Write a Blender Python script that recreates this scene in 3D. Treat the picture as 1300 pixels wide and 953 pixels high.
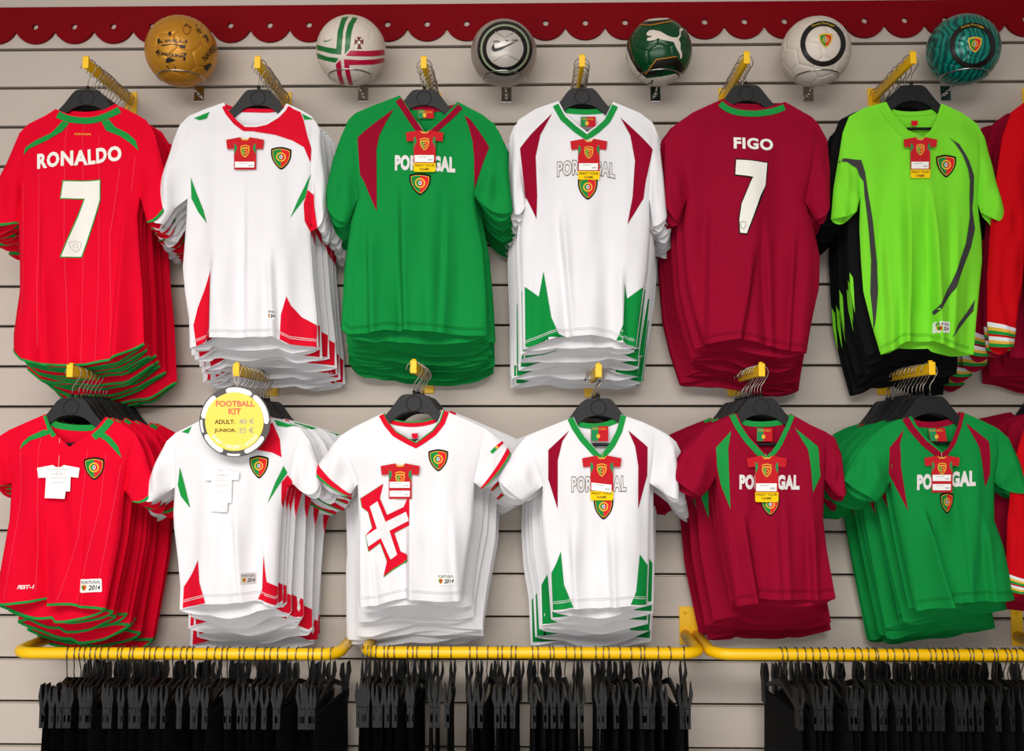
import bpy, bmesh, math, random
from mathutils import Vector, Matrix, Euler, noise
from mathutils.bvhtree import BVHTree
from mathutils.geometry import tessellate_polygon

SC = bpy.context.scene
COL = SC.collection
for o in list(bpy.data.objects):
    bpy.data.objects.remove(o)

# ------------------------------------------------------------------ camera
F = 1300.0                                   # focal length in pixels of the 1300 x 953 frame
PX, PY = 650.0, 431.0                        # principal point (centre of the uncropped photograph)
PITCH = math.atan(129.0 / F)
YAW = math.atan(25.0 / F * math.cos(PITCH))
CAM = Vector((0.0, -3.25, 1.35))
cd = bpy.data.cameras.new('camera')
cam = bpy.data.objects.new('camera', cd)
COL.objects.link(cam)
cam.location = CAM
cam.rotation_euler = (math.pi / 2 + PITCH, 0, YAW)
cd.sensor_fit = 'HORIZONTAL'
cd.sensor_width = 36.0
cd.lens = 36.0 * F / 1300.0
cd.shift_y = -(476.5 - PY) / 1300.0
cd.clip_start = 0.05
SC.camera = cam
ROT = Euler((math.pi / 2 + PITCH, 0, YAW)).to_matrix()
RIGHT, UP, FWD = ROT @ Vector((1, 0, 0)), ROT @ Vector((0, 1, 0)), ROT @ Vector((0, 0, -1))

# ------------------------------------------------------------------ world, lights, exposure
w = bpy.data.worlds.new('world')
SC.world = w
w.use_nodes = True
bg = w.node_tree.nodes['Background']
bg.inputs[0].default_value = (0.92, 0.94, 1.0, 1)
bg.inputs[1].default_value = 0.20


def area(name, loc, target, sx, sy, power, color):
    d = bpy.data.lights.new(name, 'AREA')
    d.shape = 'RECTANGLE'
    d.size, d.size_y, d.energy, d.color = sx, sy, power, color
    o = bpy.data.objects.new(name, d)
    COL.objects.link(o)
    o.location = loc
    o.rotation_euler = (Vector(target) - Vector(loc)).to_track_quat('-Z', 'Y').to_euler()
    return o


# daylight through the open shopfront behind the camera, stronger on the left
area('shopfront_daylight', (-1.1, -4.4, 0.75), (-0.4, 0, 0.8), 5.2, 1.4, 68, (1.0, 0.985, 0.975))
# light from the shop ceiling, spread narrowed to keep the wall top darker
key = area('ceiling_panel_light', (-0.7, -3.9, 2.95), (-0.35, 0, 0.45), 3.6, 0.9, 33, (1.0, 0.965, 0.93))
key.data.spread = math.radians(88)

vs = SC.view_settings
vs.view_transform = 'Standard'
vs.look = 'None'
vs.exposure = 0.15
vs.gamma = 1.0
vs.use_curve_mapping = False


# ------------------------------------------------------------------ helpers
def P(px, py, y):
    """the point of the plane Y = y that the photograph shows at pixel (px, py)"""
    d = RIGHT * (px - PX) + UP * (PY - py) + FWD * F
    return CAM + d * ((y - CAM.y) / d.y)


def lin(c):
    return tuple((v / 255 / 12.92) if v / 255 <= 0.04045 else ((v / 255 + 0.055) / 1.055) ** 2.4 for v in c)


MATS = {}


def mat(name, rgb, rough=0.6, metal=0.0, kind=None, spec=0.5):
    if name in MATS:
        return MATS[name]
    m = bpy.data.materials.new(name)
    m.use_nodes = True
    nt = m.node_tree
    b = nt.nodes['Principled BSDF']
    c = lin(rgb)
    b.inputs['Base Color'].default_value = (*c, 1)
    b.inputs['Roughness'].default_value = rough
    b.inputs['Metallic'].default_value = metal
    b.inputs['Specular IOR Level'].default_value = spec
    tc = nt.nodes.new('ShaderNodeTexCoord')
    if kind == 'cloth':
        n = nt.nodes.new('ShaderNodeTexNoise')
        n.inputs['Scale'].default_value = 9.0
        n.inputs['Detail'].default_value = 4.0
        mix = nt.nodes.new('ShaderNodeMixRGB')
        mix.blend_type = 'MULTIPLY'
        mix.inputs[0].default_value = 0.10
        mix.inputs[1].default_value = (*c, 1)
        nt.links.new(tc.outputs['Object'], n.inputs['Vector'])
        nt.links.new(n.outputs['Fac'], mix.inputs[2])
        nt.links.new(mix.outputs[0], b.inputs['Base Color'])
        v = nt.nodes.new('ShaderNodeTexVoronoi')
        v.inputs['Scale'].default_value = 700.0
        bp = nt.nodes.new('ShaderNodeBump')
        bp.inputs['Strength'].default_value = 0.10
        bp.inputs['Distance'].default_value = 0.001
        nt.links.new(tc.outputs['Object'], v.inputs['Vector'])
        nt.links.new(v.outputs['Distance'], bp.inputs['Height'])
        nt.links.new(bp.outputs[0], b.inputs['Normal'])
    elif kind == 'board':
        mp = nt.nodes.new('ShaderNodeMapping')
        mp.inputs['Scale'].default_value = (1.2, 8.0, 26.0)
        n = nt.nodes.new('ShaderNodeTexNoise')
        n.inputs['Scale'].default_value = 3.0
        n.inputs['Detail'].default_value = 5.0
        mix = nt.nodes.new('ShaderNodeMixRGB')
        mix.blend_type = 'MULTIPLY'
        mix.inputs[0].default_value = 0.10
        mix.inputs[1].default_value = (*c, 1)
        nt.links.new(tc.outputs['Object'], mp.inputs['Vector'])
        nt.links.new(mp.outputs[0], n.inputs['Vector'])
        nt.links.new(n.outputs['Fac'], mix.inputs[2])
        nt.links.new(mix.outputs[0], b.inputs['Base Color'])
    elif kind in ('plastic', 'paint', 'leather'):
        n = nt.nodes.new('ShaderNodeTexNoise')
        n.inputs['Scale'].default_value = 260.0 if kind != 'paint' else 25.0
        bp = nt.nodes.new('ShaderNodeBump')
        bp.inputs['Strength'].default_value = 0.08
        bp.inputs['Distance'].default_value = 0.002
        nt.links.new(tc.outputs['Object'], n.inputs['Vector'])
        nt.links.new(n.outputs['Fac'], bp.inputs['Height'])
        nt.links.new(bp.outputs[0], b.inputs['Normal'])
    elif kind == 'teal':
        wv = nt.nodes.new('ShaderNodeTexWave')
        wv.inputs['Scale'].default_value = 20.0
        wv.inputs['Distortion'].default_value = 11.0
        wv.inputs['Detail'].default_value = 1.0
        wv.inputs['Detail Scale'].default_value = 0.7
        rp = nt.nodes.new('ShaderNodeValToRGB')
        rp.color_ramp.elements[0].position = 0.25
        rp.color_ramp.elements[0].color = (*lin((6, 84, 76)), 1)
        rp.color_ramp.elements[1].position = 0.65
        rp.color_ramp.elements[1].color = (*c, 1)
        nt.links.new(tc.outputs['Object'], wv.inputs['Vector'])
        nt.links.new(wv.outputs['Fac'], rp.inputs[0])
        nt.links.new(rp.outputs[0], b.inputs['Base Color'])
    MATS[name] = m
    return m


def cloth(name, rgb):
    return mat('cloth_' + name, rgb, 0.85, 0, 'cloth', 0.12)


RED = cloth('red', (232, 0, 42))
REDL = cloth('red_stripe', (240, 44, 72))
CRIM = cloth('crimson', (222, 14, 44))
BURG = cloth('burgundy', (150, 4, 42))
GREEN = cloth('green', (14, 140, 62))
TRIM = cloth('green_trim', (30, 150, 66))
WHITE = cloth('white', (238, 237, 239))
LIME = cloth('lime', (128, 228, 50))
CHAR = cloth('charcoal', (66, 63, 64))
JET = cloth('black', (16, 16, 17))
JRED = cloth('jacket_red', (205, 2, 18))
CREAM = mat('print_cream', (240, 238, 228), 0.75, 0, None, 0.15)
PRINTW = mat('print_white', (225, 222, 218), 0.75, 0, None, 0.15)
PRINTG = mat('print_grey', (120, 116, 112), 0.75, 0, None, 0.15)
PRINTS = mat('print_silver', (200, 196, 192), 0.75, 0, None, 0.15)
INK = mat('print_black', (22, 18, 16), 0.75, 0, None, 0.15)
GOLD = mat('print_gold', (232, 178, 60), 0.75, 0, None, 0.15)
CG = mat('crest_green_thread', (20, 138, 60), 0.75, 0, None, 0.15)
CR = mat('crest_red_thread', (222, 36, 44), 0.75, 0, None, 0.15)
CB = mat('crest_blue_thread', (40, 60, 120), 0.75, 0, None, 0.15)
CARDR = mat('card_red', (196, 28, 38), 0.75, 0, None, 0.15)
CARDG = mat('card_green', (30, 140, 80), 0.75, 0, None, 0.15)
CARDW = mat('card_white', (244, 243, 240), 0.75, 0, None, 0.15)
CARDY = mat('card_yellow', (252, 208, 10), 0.75, 0, None, 0.15)
PAPERY = mat('paper_yellow', (253, 222, 100), 0.75, 0, None, 0.15)
PINK = mat('paper_salmon', (240, 120, 96), 0.75, 0, None, 0.15)
PGREY = mat('paper_grey', (176, 178, 150), 0.75, 0, None, 0.15)
BROWN = mat('print_brown', (80, 50, 30), 0.75, 0, None, 0.15)
STRING = mat('string', (226, 205, 180), 0.8)
BLACKP = mat('hanger_plastic', (15, 15, 16), 0.5, 0, 'plastic', 0.35)
WIRE = mat('wire_steel', (150, 142, 132), 0.32, 1.0)
CHROME = mat('chrome', (190, 186, 182), 0.18, 1.0)
YELLOW = mat('yellow_enamel', (255, 200, 0), 0.4, 0, 'paint')
SLAT = mat('slat_laminate', (208, 196, 183), 0.5, 0, 'board')
GROOVE = mat('groove_dark', (70, 60, 50), 0.7)
LIP = mat('groove_insert', (200, 188, 172), 0.4, 0.3)
VAL = mat('valance_red', (128, 2, 14), 0.7, 0, 'paint', 0.1)


def mesh_obj(name, verts, faces, material, parent=None, smooth=True):
    me = bpy.data.meshes.new(name)
    me.from_pydata([tuple(v) for v in verts], [], faces)
    me.materials.append(material)
    if smooth:
        me.polygons.foreach_set('use_smooth', [True] * len(me.polygons))
    me.update()
    o = bpy.data.objects.new(name, me)
    COL.objects.link(o)
    if parent is not None:
        o.parent = parent
    return o


def bm_obj(name, bm, material, parent=None, smooth=False):
    me = bpy.data.meshes.new(name)
    bm.normal_update()
    bm.to_mesh(me)
    bm.free()
    me.materials.append(material)
    if smooth:
        me.polygons.foreach_set('use_smooth', [True] * len(me.polygons))
    o = bpy.data.objects.new(name, me)
    COL.objects.link(o)
    if parent is not None:
        o.parent = parent
    return o


def empty(name, loc):
    o = bpy.data.objects.new(name, None)
    o.empty_display_size = 0.05
    COL.objects.link(o)
    o.location = loc
    return o


def tag(o, label, cat, group=None):
    o['label'] = label
    o['category'] = cat
    if group:
        o['group'] = group
    return o


def copy_tree(root):
    r = root.copy()
    COL.objects.link(r)
    for ch in root.children:
        c = ch.copy()
        COL.objects.link(c)
        c.parent = r
        for g in ch.children:
            d = g.copy()
            COL.objects.link(d)
            d.parent = c
    return r


def box(bm, c, s, bev=0.0):
    r = bmesh.ops.create_cube(bm, size=1.0, matrix=Matrix.Translation(c) @ Matrix.Diagonal((*s, 1)))
    if bev:
        es = {e for v in r['verts'] for e in v.link_edges}
        bmesh.ops.bevel(bm, geom=list(es), offset=bev, segments=2, affect='EDGES', profile=0.6)


def tube(bm, pts, r, n=8, closed=False, caps=True):
    pts = [Vector(p) for p in pts]
    rings = []
    N = len(pts)
    prev = None
    for i, p in enumerate(pts):
        if closed:
            t = pts[(i + 1) % N] - pts[i - 1]
        else:
            t = pts[min(i + 1, N - 1)] - pts[max(i - 1, 0)]
        t.normalize()
        if prev is None:
            a = Vector((0, 0, 1)) if abs(t.z) < 0.9 else Vector((1, 0, 0))
            nrm = t.cross(a).normalized()
        else:
            nrm = (prev - t * prev.dot(t)).normalized()
        prev = nrm
        b = t.cross(nrm)
        rings.append([bm.verts.new(p + (nrm * math.cos(2 * math.pi * k / n) + b * math.sin(2 * math.pi * k / n)) * r) for k in range(n)])
    for i in range(N if closed else N - 1):
        A, B = rings[i], rings[(i + 1) % N]
        for k in range(n):
            bm.faces.new((A[k], A[(k + 1) % n], B[(k + 1) % n], B[k]))
    if caps and not closed:
        bm.faces.new(rings[0][::-1])
        bm.faces.new(rings[-1])


def prism(bm, pts, y0, y1):
    """extrude a closed 2-D outline (x, z) between two depths"""
    tris = tessellate_polygon([[Vector((p[0], p[1], 0)) for p in pts]])
    a = [bm.verts.new((p[0], y0, p[1])) for p in pts]
    b = [bm.verts.new((p[0], y1, p[1])) for p in pts]
    for t in tris:
        bm.faces.new([a[i] for i in t])
        bm.faces.new([b[i] for i in t][::-1])
    n = len(pts)
    for i in range(n):
        bm.faces.new((a[i], a[(i + 1) % n], b[(i + 1) % n], b[i]))
    bmesh.ops.recalc_face_normals(bm, faces=bm.faces)


def smooth_line(pts, n=6, closed=False):
    """Catmull-Rom through 2-D points"""
    out = []
    N = len(pts)
    rng = range(N if closed else N - 1)
    for i in rng:
        if closed:
            p0, p1, p2, p3 = pts[i - 1], pts[i], pts[(i + 1) % N], pts[(i + 2) % N]
        else:
            p0, p1, p2, p3 = pts[max(i - 1, 0)], pts[i], pts[i + 1], pts[min(i + 2, N - 1)]
        for k in range(n):
            t = k / n
            out.append(tuple(0.5 * ((2 * b) + (-a + c) * t + (2 * a - 5 * b + 4 * c - d) * t * t + (-a + 3 * b - 3 * c + d) * t ** 3)
                             for a, b, c, d in zip(p0, p1, p2, p3)))
    if not closed:
        out.append(tuple(pts[-1]))
    return out


def interp(x, xs, ys):
    if x <= xs[0]:
        return ys[0]
    for i in range(1, len(xs)):
        if x <= xs[i]:
            t = (x - xs[i - 1]) / max(1e-9, xs[i] - xs[i - 1])
            return ys[i - 1] + (ys[i] - ys[i - 1]) * t
    return ys[-1]


def along(pts, t):
    ls = [0.0]
    for a, b in zip(pts, pts[1:]):
        ls.append(ls[-1] + math.dist(a, b))
    d = t * ls[-1]
    return interp(d, ls, [p[0] for p in pts]), interp(d, ls, [p[1] for p in pts])


def sstep(a, b, x):
    t = min(1.0, max(0.0, (x - a) / (b - a)))
    return t * t * (3 - 2 * t)


# ---- flat art: triangles in pixel coordinates that a surface lifts into place
def tri_poly(pts, holes=()):
    loops = [[Vector((p[0], p[1], 0)) for p in l] for l in (pts, *holes)]
    flat = [p for l in (pts, *holes) for p in l]
    return flat, [tuple(t) for t in tessellate_polygon(loops)]


_text = {}


def text2d(body, off=0.0, space=1.0):
    """glyph triangles of a word, scaled to the unit box (y down)"""
    k = (body, off, space)
    if k not in _text:
        c = bpy.data.curves.new('lettering', 'FONT')
        c.body, c.offset, c.resolution_u, c.space_character = body, off, 3, space
        o = bpy.data.objects.new('lettering', c)
        COL.objects.link(o)
        dg = bpy.context.evaluated_depsgraph_get()
        me = o.evaluated_get(dg).to_mesh()
        v = [(p.co.x, p.co.y) for p in me.vertices]
        me.calc_loop_triangles()
        f = [tuple(t.vertices) for t in me.loop_triangles]
        o.evaluated_get(dg).to_mesh_clear()
        bpy.data.objects.remove(o)
        x0, x1 = min(p[0] for p in v), max(p[0] for p in v)
        y0, y1 = min(p[1] for p in v), max(p[1] for p in v)
        _text[k] = ([((p[0] - x0) / (x1 - x0), (y1 - p[1]) / (y1 - y0)) for p in v], f)
    return _text[k]


def text_px(body, x0, y0, x1, y1, off=0.0, dy=0.0, arch=0.0, slant=0.0, space=1.0):
    """word in the pixel box; dy = rise of the right end, arch = drop of both ends"""
    v, f = text2d(body, off, space)
    out = []
    for a, b in v:
        out.append((x0 + (x1 - x0) * a + slant * (1 - b), y0 + (y1 - y0) * b + dy * a + arch * (2 * a - 1) ** 2))
    return out, f


def refine(v, f, cell):
    bm = bmesh.new()
    vs_ = [bm.verts.new((p[0], p[1], 0)) for p in v]
    for t in f:
        try:
            bm.faces.new([vs_[i] for i in t])
        except ValueError:
            pass
    if cell:
        for ax in (0, 1):
            lo, hi = min(p[ax] for p in v), max(p[ax] for p in v)
            k = math.floor(lo / cell) + 1
            while k * cell < hi:
                co, no = [0, 0, 0], [0, 0, 0]
                co[ax], no[ax] = k * cell, 1
                bmesh.ops.bisect_plane(bm, geom=bm.verts[:] + bm.edges[:] + bm.faces[:], plane_co=co, plane_no=no, dist=1e-5)
                k += 1
        bmesh.ops.triangulate(bm, faces=bm.faces[:])
    bm.verts.index_update()
    V = [(q.co.x, q.co.y) for q in bm.verts]
    T = [[q.index for q in fc.verts] for fc in bm.faces]
    bm.free()
    return V, T


def put(surf, name, art, material, parent, off=0.0015, cell=4.0):
    v, f = art if isinstance(art[1][0], tuple) and len(art[1][0]) == 3 and isinstance(art[1][0][0], int) else tri_poly(art)
    V, T = refine(v, f, surf.cell_for(cell))
    co = [surf.at(x, y, off) for x, y in V]
    # triangles face the viewer
    T2 = []
    for t in T:
        a, b, c = (V[i] for i in t)
        T2.append(t if (b[0] - a[0]) * (c[1] - a[1]) - (b[1] - a[1]) * (c[0] - a[0]) < 0 else t[::-1])
    return mesh_obj(name, co, T2, material, parent)


class FlatSurf:
    def __init__(self, root_loc, y):
        self.o, self.y = Vector(root_loc), y

    def cell_for(self, c):
        return None

    def at(self, x, y, off):
        return P(x, y, self.y - off) - self.o


class BallSurf:
    def __init__(self, centre, r):
        self.c, self.r = centre, r

    def cell_for(self, c):
        return 4.0

    def at(self, x, y, off):
        d = (RIGHT * (x - PX) + UP * (PY - y) + FWD * F).normalized()
        oc = CAM - self.c
        r = self.r + off
        b = oc.dot(d)
        q = b * b - (oc.dot(oc) - r * r)
        t = -b - math.sqrt(max(q, 0.0))
        p = CAM + d * t - self.c
        return p.normalized() * r


def shield(cx, cy, w, h, k=1.0):
    """outline of the shield badge about its middle"""
    a, b = w / 2 * k, h / 2 * k
    top = [(-1.0, -0.80), (-0.55, -0.93), (0, -1.0), (0.55, -0.93), (1.0, -0.80)]
    side = [(0.98, -0.25), (0.80, 0.25), (0.45, 0.70), (0, 1.0), (-0.45, 0.70), (-0.80, 0.25), (-0.98, -0.25)]
    return [(cx + x * a, cy + y * b) for x, y in smooth_line(top, 3)[:-1] + [(1.0, -0.80)] + smooth_line([(1.0, -0.80)] + side + [(-1.0, -0.80)], 3)[1:-1]]


def half(poly, cx, left):
    """the part of an outline on one side of x = cx"""
    out = []
    n = len(poly)
    for i in range(n):
        a, b = poly[i], poly[(i + 1) % n]
        ia, ib = (a[0] <= cx) == left or a[0] == cx, (b[0] <= cx) == left or b[0] == cx
        if ia:
            out.append(a)
        if ia != ib:
            t = (cx - a[0]) / (b[0] - a[0])
            out.append((cx, a[1] + (b[1] - a[1]) * t))
    return out


def disc(cx, cy, rx, ry=None, n=20):
    ry = ry or rx
    return [(cx + rx * math.cos(2 * math.pi * k / n), cy + ry * math.sin(2 * math.pi * k / n)) for k in range(n)]


def ring_art(cx, cy, r0, r1, n=36, ry=1.0, a0=0.0, a1=2 * math.pi):
    v, f = [], []
    full = abs(a1 - a0 - 2 * math.pi) < 1e-6
    m = n if full else n + 1
    for k in range(m):
        a = a0 + (a1 - a0) * k / n
        for r in (r0, r1):
            v.append((cx + r * math.cos(a), cy + r * ry * math.sin(a)))
    for k in range(n):
        i, j = 2 * k, 2 * ((k + 1) % m)
        f += [(i, i + 1, j + 1), (i, j + 1, j)]
    return v, f


def crest(surf, parent, cx, cy, w, h, off=0.0015, rim=INK, small=False):
    c = put(surf, 'crest', shield(cx, cy, w, h), rim, parent, off)
    q = 0.84 if not small else 0.80
    put(surf, 'gold_edge', shield(cx, cy, w, h, q), GOLD, c, off + 0.0006)
    s = shield(cx, cy, w, h, q - 0.06)
    put(surf, 'green_field', half(s, cx, True), CG, c, off + 0.0012)
    put(surf, 'red_field', half(s, cx, False), CR, c, off + 0.0012)
    put(surf, 'gold_ring', ring_art(cx, cy - h * 0.05, w * 0.17, w * 0.24, 20), GOLD, c, off + 0.0018)
    if not small:
        put(surf, 'white_disc', disc(cx, cy - h * 0.05, w * 0.085, w * 0.10, 10), CARDW, c, off + 0.0018)
        for dx, dy in ((0, -0.05), (0, 0.05), (-0.045, 0), (0.045, 0), (0, 0)):
            put(surf, 'blue_shield', disc(cx + dx * w, cy - h * 0.05 + dy * w, w * 0.022, w * 0.026, 6), CB, c, off + 0.0024)
    return c


# ------------------------------------------------------------------ the wall of slats
WALLX0, WALLX1 = -2.4, 2.6
wall = empty('wall_back', (0, 0, 0))
wall['kind'] = 'structure'
bm = bmesh.new()
box(bm, (0.1, 0.055, 1.6), (WALLX1 - WALLX0, 0.06, 3.3))
bm_obj('backing_board', bm, GROOVE, wall)
GY = [58.5, 107.5, 157.5, 208, 259.5, 311, 362, 413, 464.5, 516, 568.5, 621.5, 675, 729, 783.5, 838]
GZ = [P(675, y, 0).z for y in GY]
st = (GZ[0] - GZ[-1]) / (len(GZ) - 1)
top = [GZ[0] + st * k for k in range(5, 0, -1)]
bot = [GZ[-1] - st * k for k in range(1, 5)]
GZ = top + GZ + bot
slat_mesh = None
for a, b in zip(GZ, GZ[1:]):
    hgt = a - b - 0.0105
    bm = bmesh.new()
    box(bm, (0, 0.011, 0), (WALLX1 - WALLX0, 0.022, hgt), 0.0015)
    o = bm_obj('slat', bm, SLAT, wall)
    o.location = ((WALLX0 + WALLX1) / 2, 0, b + 0.0052 + hgt / 2)
    bm = bmesh.new()
    box(bm, (0, 0, 0), (WALLX1 - WALLX0, 0.012, 0.0028), 0.0008)
    o2 = bm_obj('groove_insert', bm, LIP, wall)
    o2.location = ((WALLX0 + WALLX1) / 2, 0.012, b - 0.0036)

bm = bmesh.new()
box(bm, (0.1, -2.4, -0.02), (5.6, 5.4, 0.04))
fl = bm_obj('floor', bm, mat('floor_tile', (170, 160, 150), 0.5, 0, 'board'))
fl['kind'] = 'structure'
bm = bmesh.new()
box(bm, (0.1, -1.6, 3.36), (5.6, 3.4, 0.06))
ce = bm_obj('ceiling', bm, mat('ceiling_paint', (214, 206, 198), 0.9))
ce['kind'] = 'structure'

# scalloped valance board with a row of holes
bm = bmesh.new()
zt = P(675, 4, -0.012).z
pitch = (P(945.5, 29, -0.012).x - P(44.7, 31, -0.012).x) / 18
hx0 = P(44.7, 31, -0.012).x - 10 * pitch
hz = P(500, 30.5, -0.012).z
zl = P(500, 51.6, -0.012).z
zc = P(500, 36.2, -0.012).z
HR = 0.0100
sd = zc - zl
sr = ((pitch / 2) ** 2 + sd * sd) / (2 * sd)
NS = 48
for k in range(NS):
    cx = hx0 + k * pitch
    x0, x1 = cx - pitch / 2, cx + pitch / 2
    out = [(x0, zt), (x0, zc)]
    for i in range(1, 12):
        xx = (i / 12 - 0.5) * pitch
        out.append((cx + xx, zc - (math.sqrt(sr * sr - xx * xx) - (sr - sd))))
    out += [(x1, zc), (x1, zt)]
    hole = [(cx + HR * math.cos(2 * math.pi * i / 14), hz + HR * math.sin(2 * math.pi * i / 14)) for i in range(14)]
    allp = out + hole
    tr = tessellate_polygon([[Vector((*p, 0)) for p in out], [Vector((*p, 0)) for p in hole]])
    fa = [bm.verts.new((p[0], -0.012, p[1])) for p in allp]
    ba = [bm.verts.new((p[0], 0.0, p[1])) for p in allp]
    for t in tr:
        bm.faces.new([fa[i] for i in t])
        bm.faces.new([ba[i] for i in t][::-1])
    no = len(out)
    for i in range(no):
        j = (i + 1) % no
        bm.faces.new((fa[i], fa[j], ba[j], ba[i]))
    for i in range(14):
        j = (i + 1) % 14
        bm.faces.new((fa[no + i], fa[no + j], ba[no + j], ba[no + i]))
bmesh.ops.recalc_face_normals(bm, faces=bm.faces)
val = bm_obj('scalloped_valance', bm, VAL)
tag(val, 'dark red scalloped board with round holes above the footballs', 'valance')

# ------------------------------------------------------------------ shirts
YF = -0.325          # depth of the foremost hanger of each stack, upper row
YFL = -0.380         # lower row, on longer arms
SIZE = {}


class Shirt:
    """a garment hung flat on a hanger; outline points are photograph pixels on the plane of its hanger"""

    def __init__(s, sp, seed, lo=False, yf=YF):
        s.sp, s.lo, s.seed, s.yf = sp, lo, seed, yf
        s.hx, s.hy = sp['hang']
        s.O = P(s.hx, s.hy, yf)
        s.L = [sp['shl'][-1]] + sp['left']
        s.R = [sp['shr'][-1]] + sp['right']
        s.arm = (sp['left'][0][1] + sp['right'][0][1]) / 2
        s.Ly, s.Lx = [p[1] for p in s.L], [p[0] for p in s.L]
        s.Ry, s.Rx = [p[1] for p in s.R], [p[0] for p in s.R]
        sh = sp['shl'][::-1] + sp['shr']
        s.sx, s.sy = [p[0] for p in sh], [p[1] for p in sh]
        s.T = 0.014 if lo else 0.030
        s.rnd = random.Random(seed)
        s.hem = sp['hem']
        s.bot = max(p[1] for p in s.hem)
        s.bvh = None

    def h(s, x, y, back=False):
        xl, xr = interp(y, s.Ly, s.Lx), interp(y, s.Ry, s.Rx)
        u = min(1.0, max(0.0, (x - xl) / max(1.0, xr - xl)))
        p = math.sqrt(max(0.0, 1 - abs(2 * u - 1) ** 3.2))
        above = 1 - sstep(s.arm - 45, s.arm + 4, y)
        prof = p + (1 - p) * 0.62 * above
        d = y - interp(x, s.sx, s.sy)
        r = 0.22 + 0.78 * sstep(-2, 42, d)
        k = sstep(s.arm - 110, s.bot, y)
        n = noise.noise(Vector((x / 34.0 + s.seed * 7.3, y / 210.0, s.seed * 3.1 + (40 if back else 0))))
        n2 = noise.noise(Vector((x / 15.0 + s.seed * 2.3, y / 70.0, s.seed * 1.7)))
        amp = 0.5 if s.lo else 1.0
        fold = (n * (0.012 + 0.034 * k) + n2 * (0.0025 + 0.004 * k)) * amp * p * sstep(4, 75, d)
        if back:
            return min(-(s.T * 0.55 * prof * r) + fold * 0.6, -0.006 * prof)
        v = s.T * prof * r + fold
        if not s.lo:
            for xt, yt, xb, yb, wd, am in s.sp.get('pleats', ()):
                t = (y - yt) / (yb - yt)
                if t <= 0:
                    continue
                xc = xt + (xb - xt) * min(t, 1.3)
                q = (x - xc) / wd
                g = 2.3 * am * sstep(0, 0.45, t) * p
                e = 5.0 / abs(wd)
                if -1 < q < 1:
                    hi_, lo_ = (1 - max(q, 0)) ** 2, -0.6 * (1 + min(q, 0)) ** 2
                    b_ = sstep(-e, e, q)
                    v += g * (hi_ * b_ + lo_ * (1 - b_))
        return max(v, 0.0068 * prof if d < 95 else -0.003)

    def loc(s, x, y, h):
        w_ = P(x, y, s.yf)
        return Vector((w_.x - s.O.x, -h, w_.z - s.O.z))

    def cell_for(s, c):
        return c if not s.lo else 9.0

    def at(s, x, y, off):
        w_ = P(x, y, s.yf - (0.012 if s.lo else 0.024))
        q = Vector((w_.x - s.O.x, -1.0, w_.z - s.O.z))
        hit = s.bvh.ray_cast(q, Vector((0, 1, 0)))[0]
        if hit is None:
            q.y = 0
            hit = s.bvh.find_nearest(q)[0] or q
            return Vector((hit.x, hit.y - off, hit.z))
        return Vector((q.x, hit.y - off, q.z))

    def build(s, name):
        sp = s.sp
        root = empty(name, s.O)
        nf = sp['neck'] if not sp.get('smooth') else smooth_line(sp['neck'], 4)
        nb = smooth_line(sp['nback'], 4)
        topf = sp['shl'][::-1] + nf + sp['shr']
        topb = sp['shl'][::-1] + nb + sp['shr']
        x0, x1 = topf[0][0], topf[-1][0]
        nc = 26 if s.lo else 76
        us = {round(k / nc, 5) for k in range(nc + 1)}
        if not s.lo or True:
            us |= {round((p[0] - x0) / (x1 - x0), 5) for p in (nf[0], nf[-1], sp['neck'][len(sp['neck']) // 2])}
        us = sorted(us)
        nr = 22 if s.lo else 54
        hx = [p[0] for p in s.hem]
        hy = [p[1] for p in s.hem]
        rr = random.Random(s.seed * 13 + 5)
        ph = rr.uniform(0, 6)
        bd = sp.get('bhem', 10) if not s.lo else sp.get('bhem', 8)
        verts, faces, front = [], [], []
        for back in (False, True):
            tp = topb if back else topf
            tx, ty = [p[0] for p in tp], [p[1] for p in tp]
            base = len(verts)
            for j in range(nr + 1):
                v = j / nr
                yl = s.Ly[0] + (hy[0] - s.Ly[0]) * v
                yr = s.Ry[0] + (hy[-1] - s.Ry[0]) * v
                xl, xr = interp(yl, s.Ly, s.Lx), interp(yr, s.Ry, s.Rx)
                for u in us:
                    yt = interp(x0 + (x1 - x0) * u, tx, ty)
                    yb = interp(hx[0] + (hx[-1] - hx[0]) * u, hx, hy)
                    if s.lo:
                        yb += 2.2 * math.sin(u * 7 + ph) + 0.8 * math.sin(u * 17 + ph * 2)
                    if back:
                        yb += bd * math.sin(math.pi * u) ** 0.8
                    y = yt + (yb - yt) * v
                    x = xl + (xr - xl) * u
                    verts.append(s.loc(x, y, s.h(x, y, back)))
            m = len(us)
            fs = []
            for j in range(nr):
                for i in range(m - 1):
                    a = base + j * m + i
                    q = (a, a + m, a + m + 1, a + 1)
                    fs.append(q if not back else q[::-1])
            faces += fs
            if not back:
                front += fs
        body = mesh_obj('body', verts, faces, sp['body'], root)
        allv, allf = list(verts), [list(f) for f in front]
        # sleeves
        for side, key in ((-1, 'slv_l'), (1, 'slv_r')):
            outer, inner, bulge = sp[key]
            ns, ntt = (8, 8) if s.lo else (16, 18)
            if sp.get('long'):
                ntt *= 2
            sv, sf, ff = [], [], []
            sd = s.seed * 5 + side
            c0 = ((outer[0][0] + inner[0][0]) / 2, (outer[0][1] + inner[0][1]) / 2)
            c1 = ((outer[-1][0] + inner[-1][0]) / 2, (outer[-1][1] + inner[-1][1]) / 2)
            dl = math.dist(c0, c1)
            nx, ny = (c1[0] - c0[0]) / dl, (c1[1] - c0[1]) / dl
            pos = {}
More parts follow.
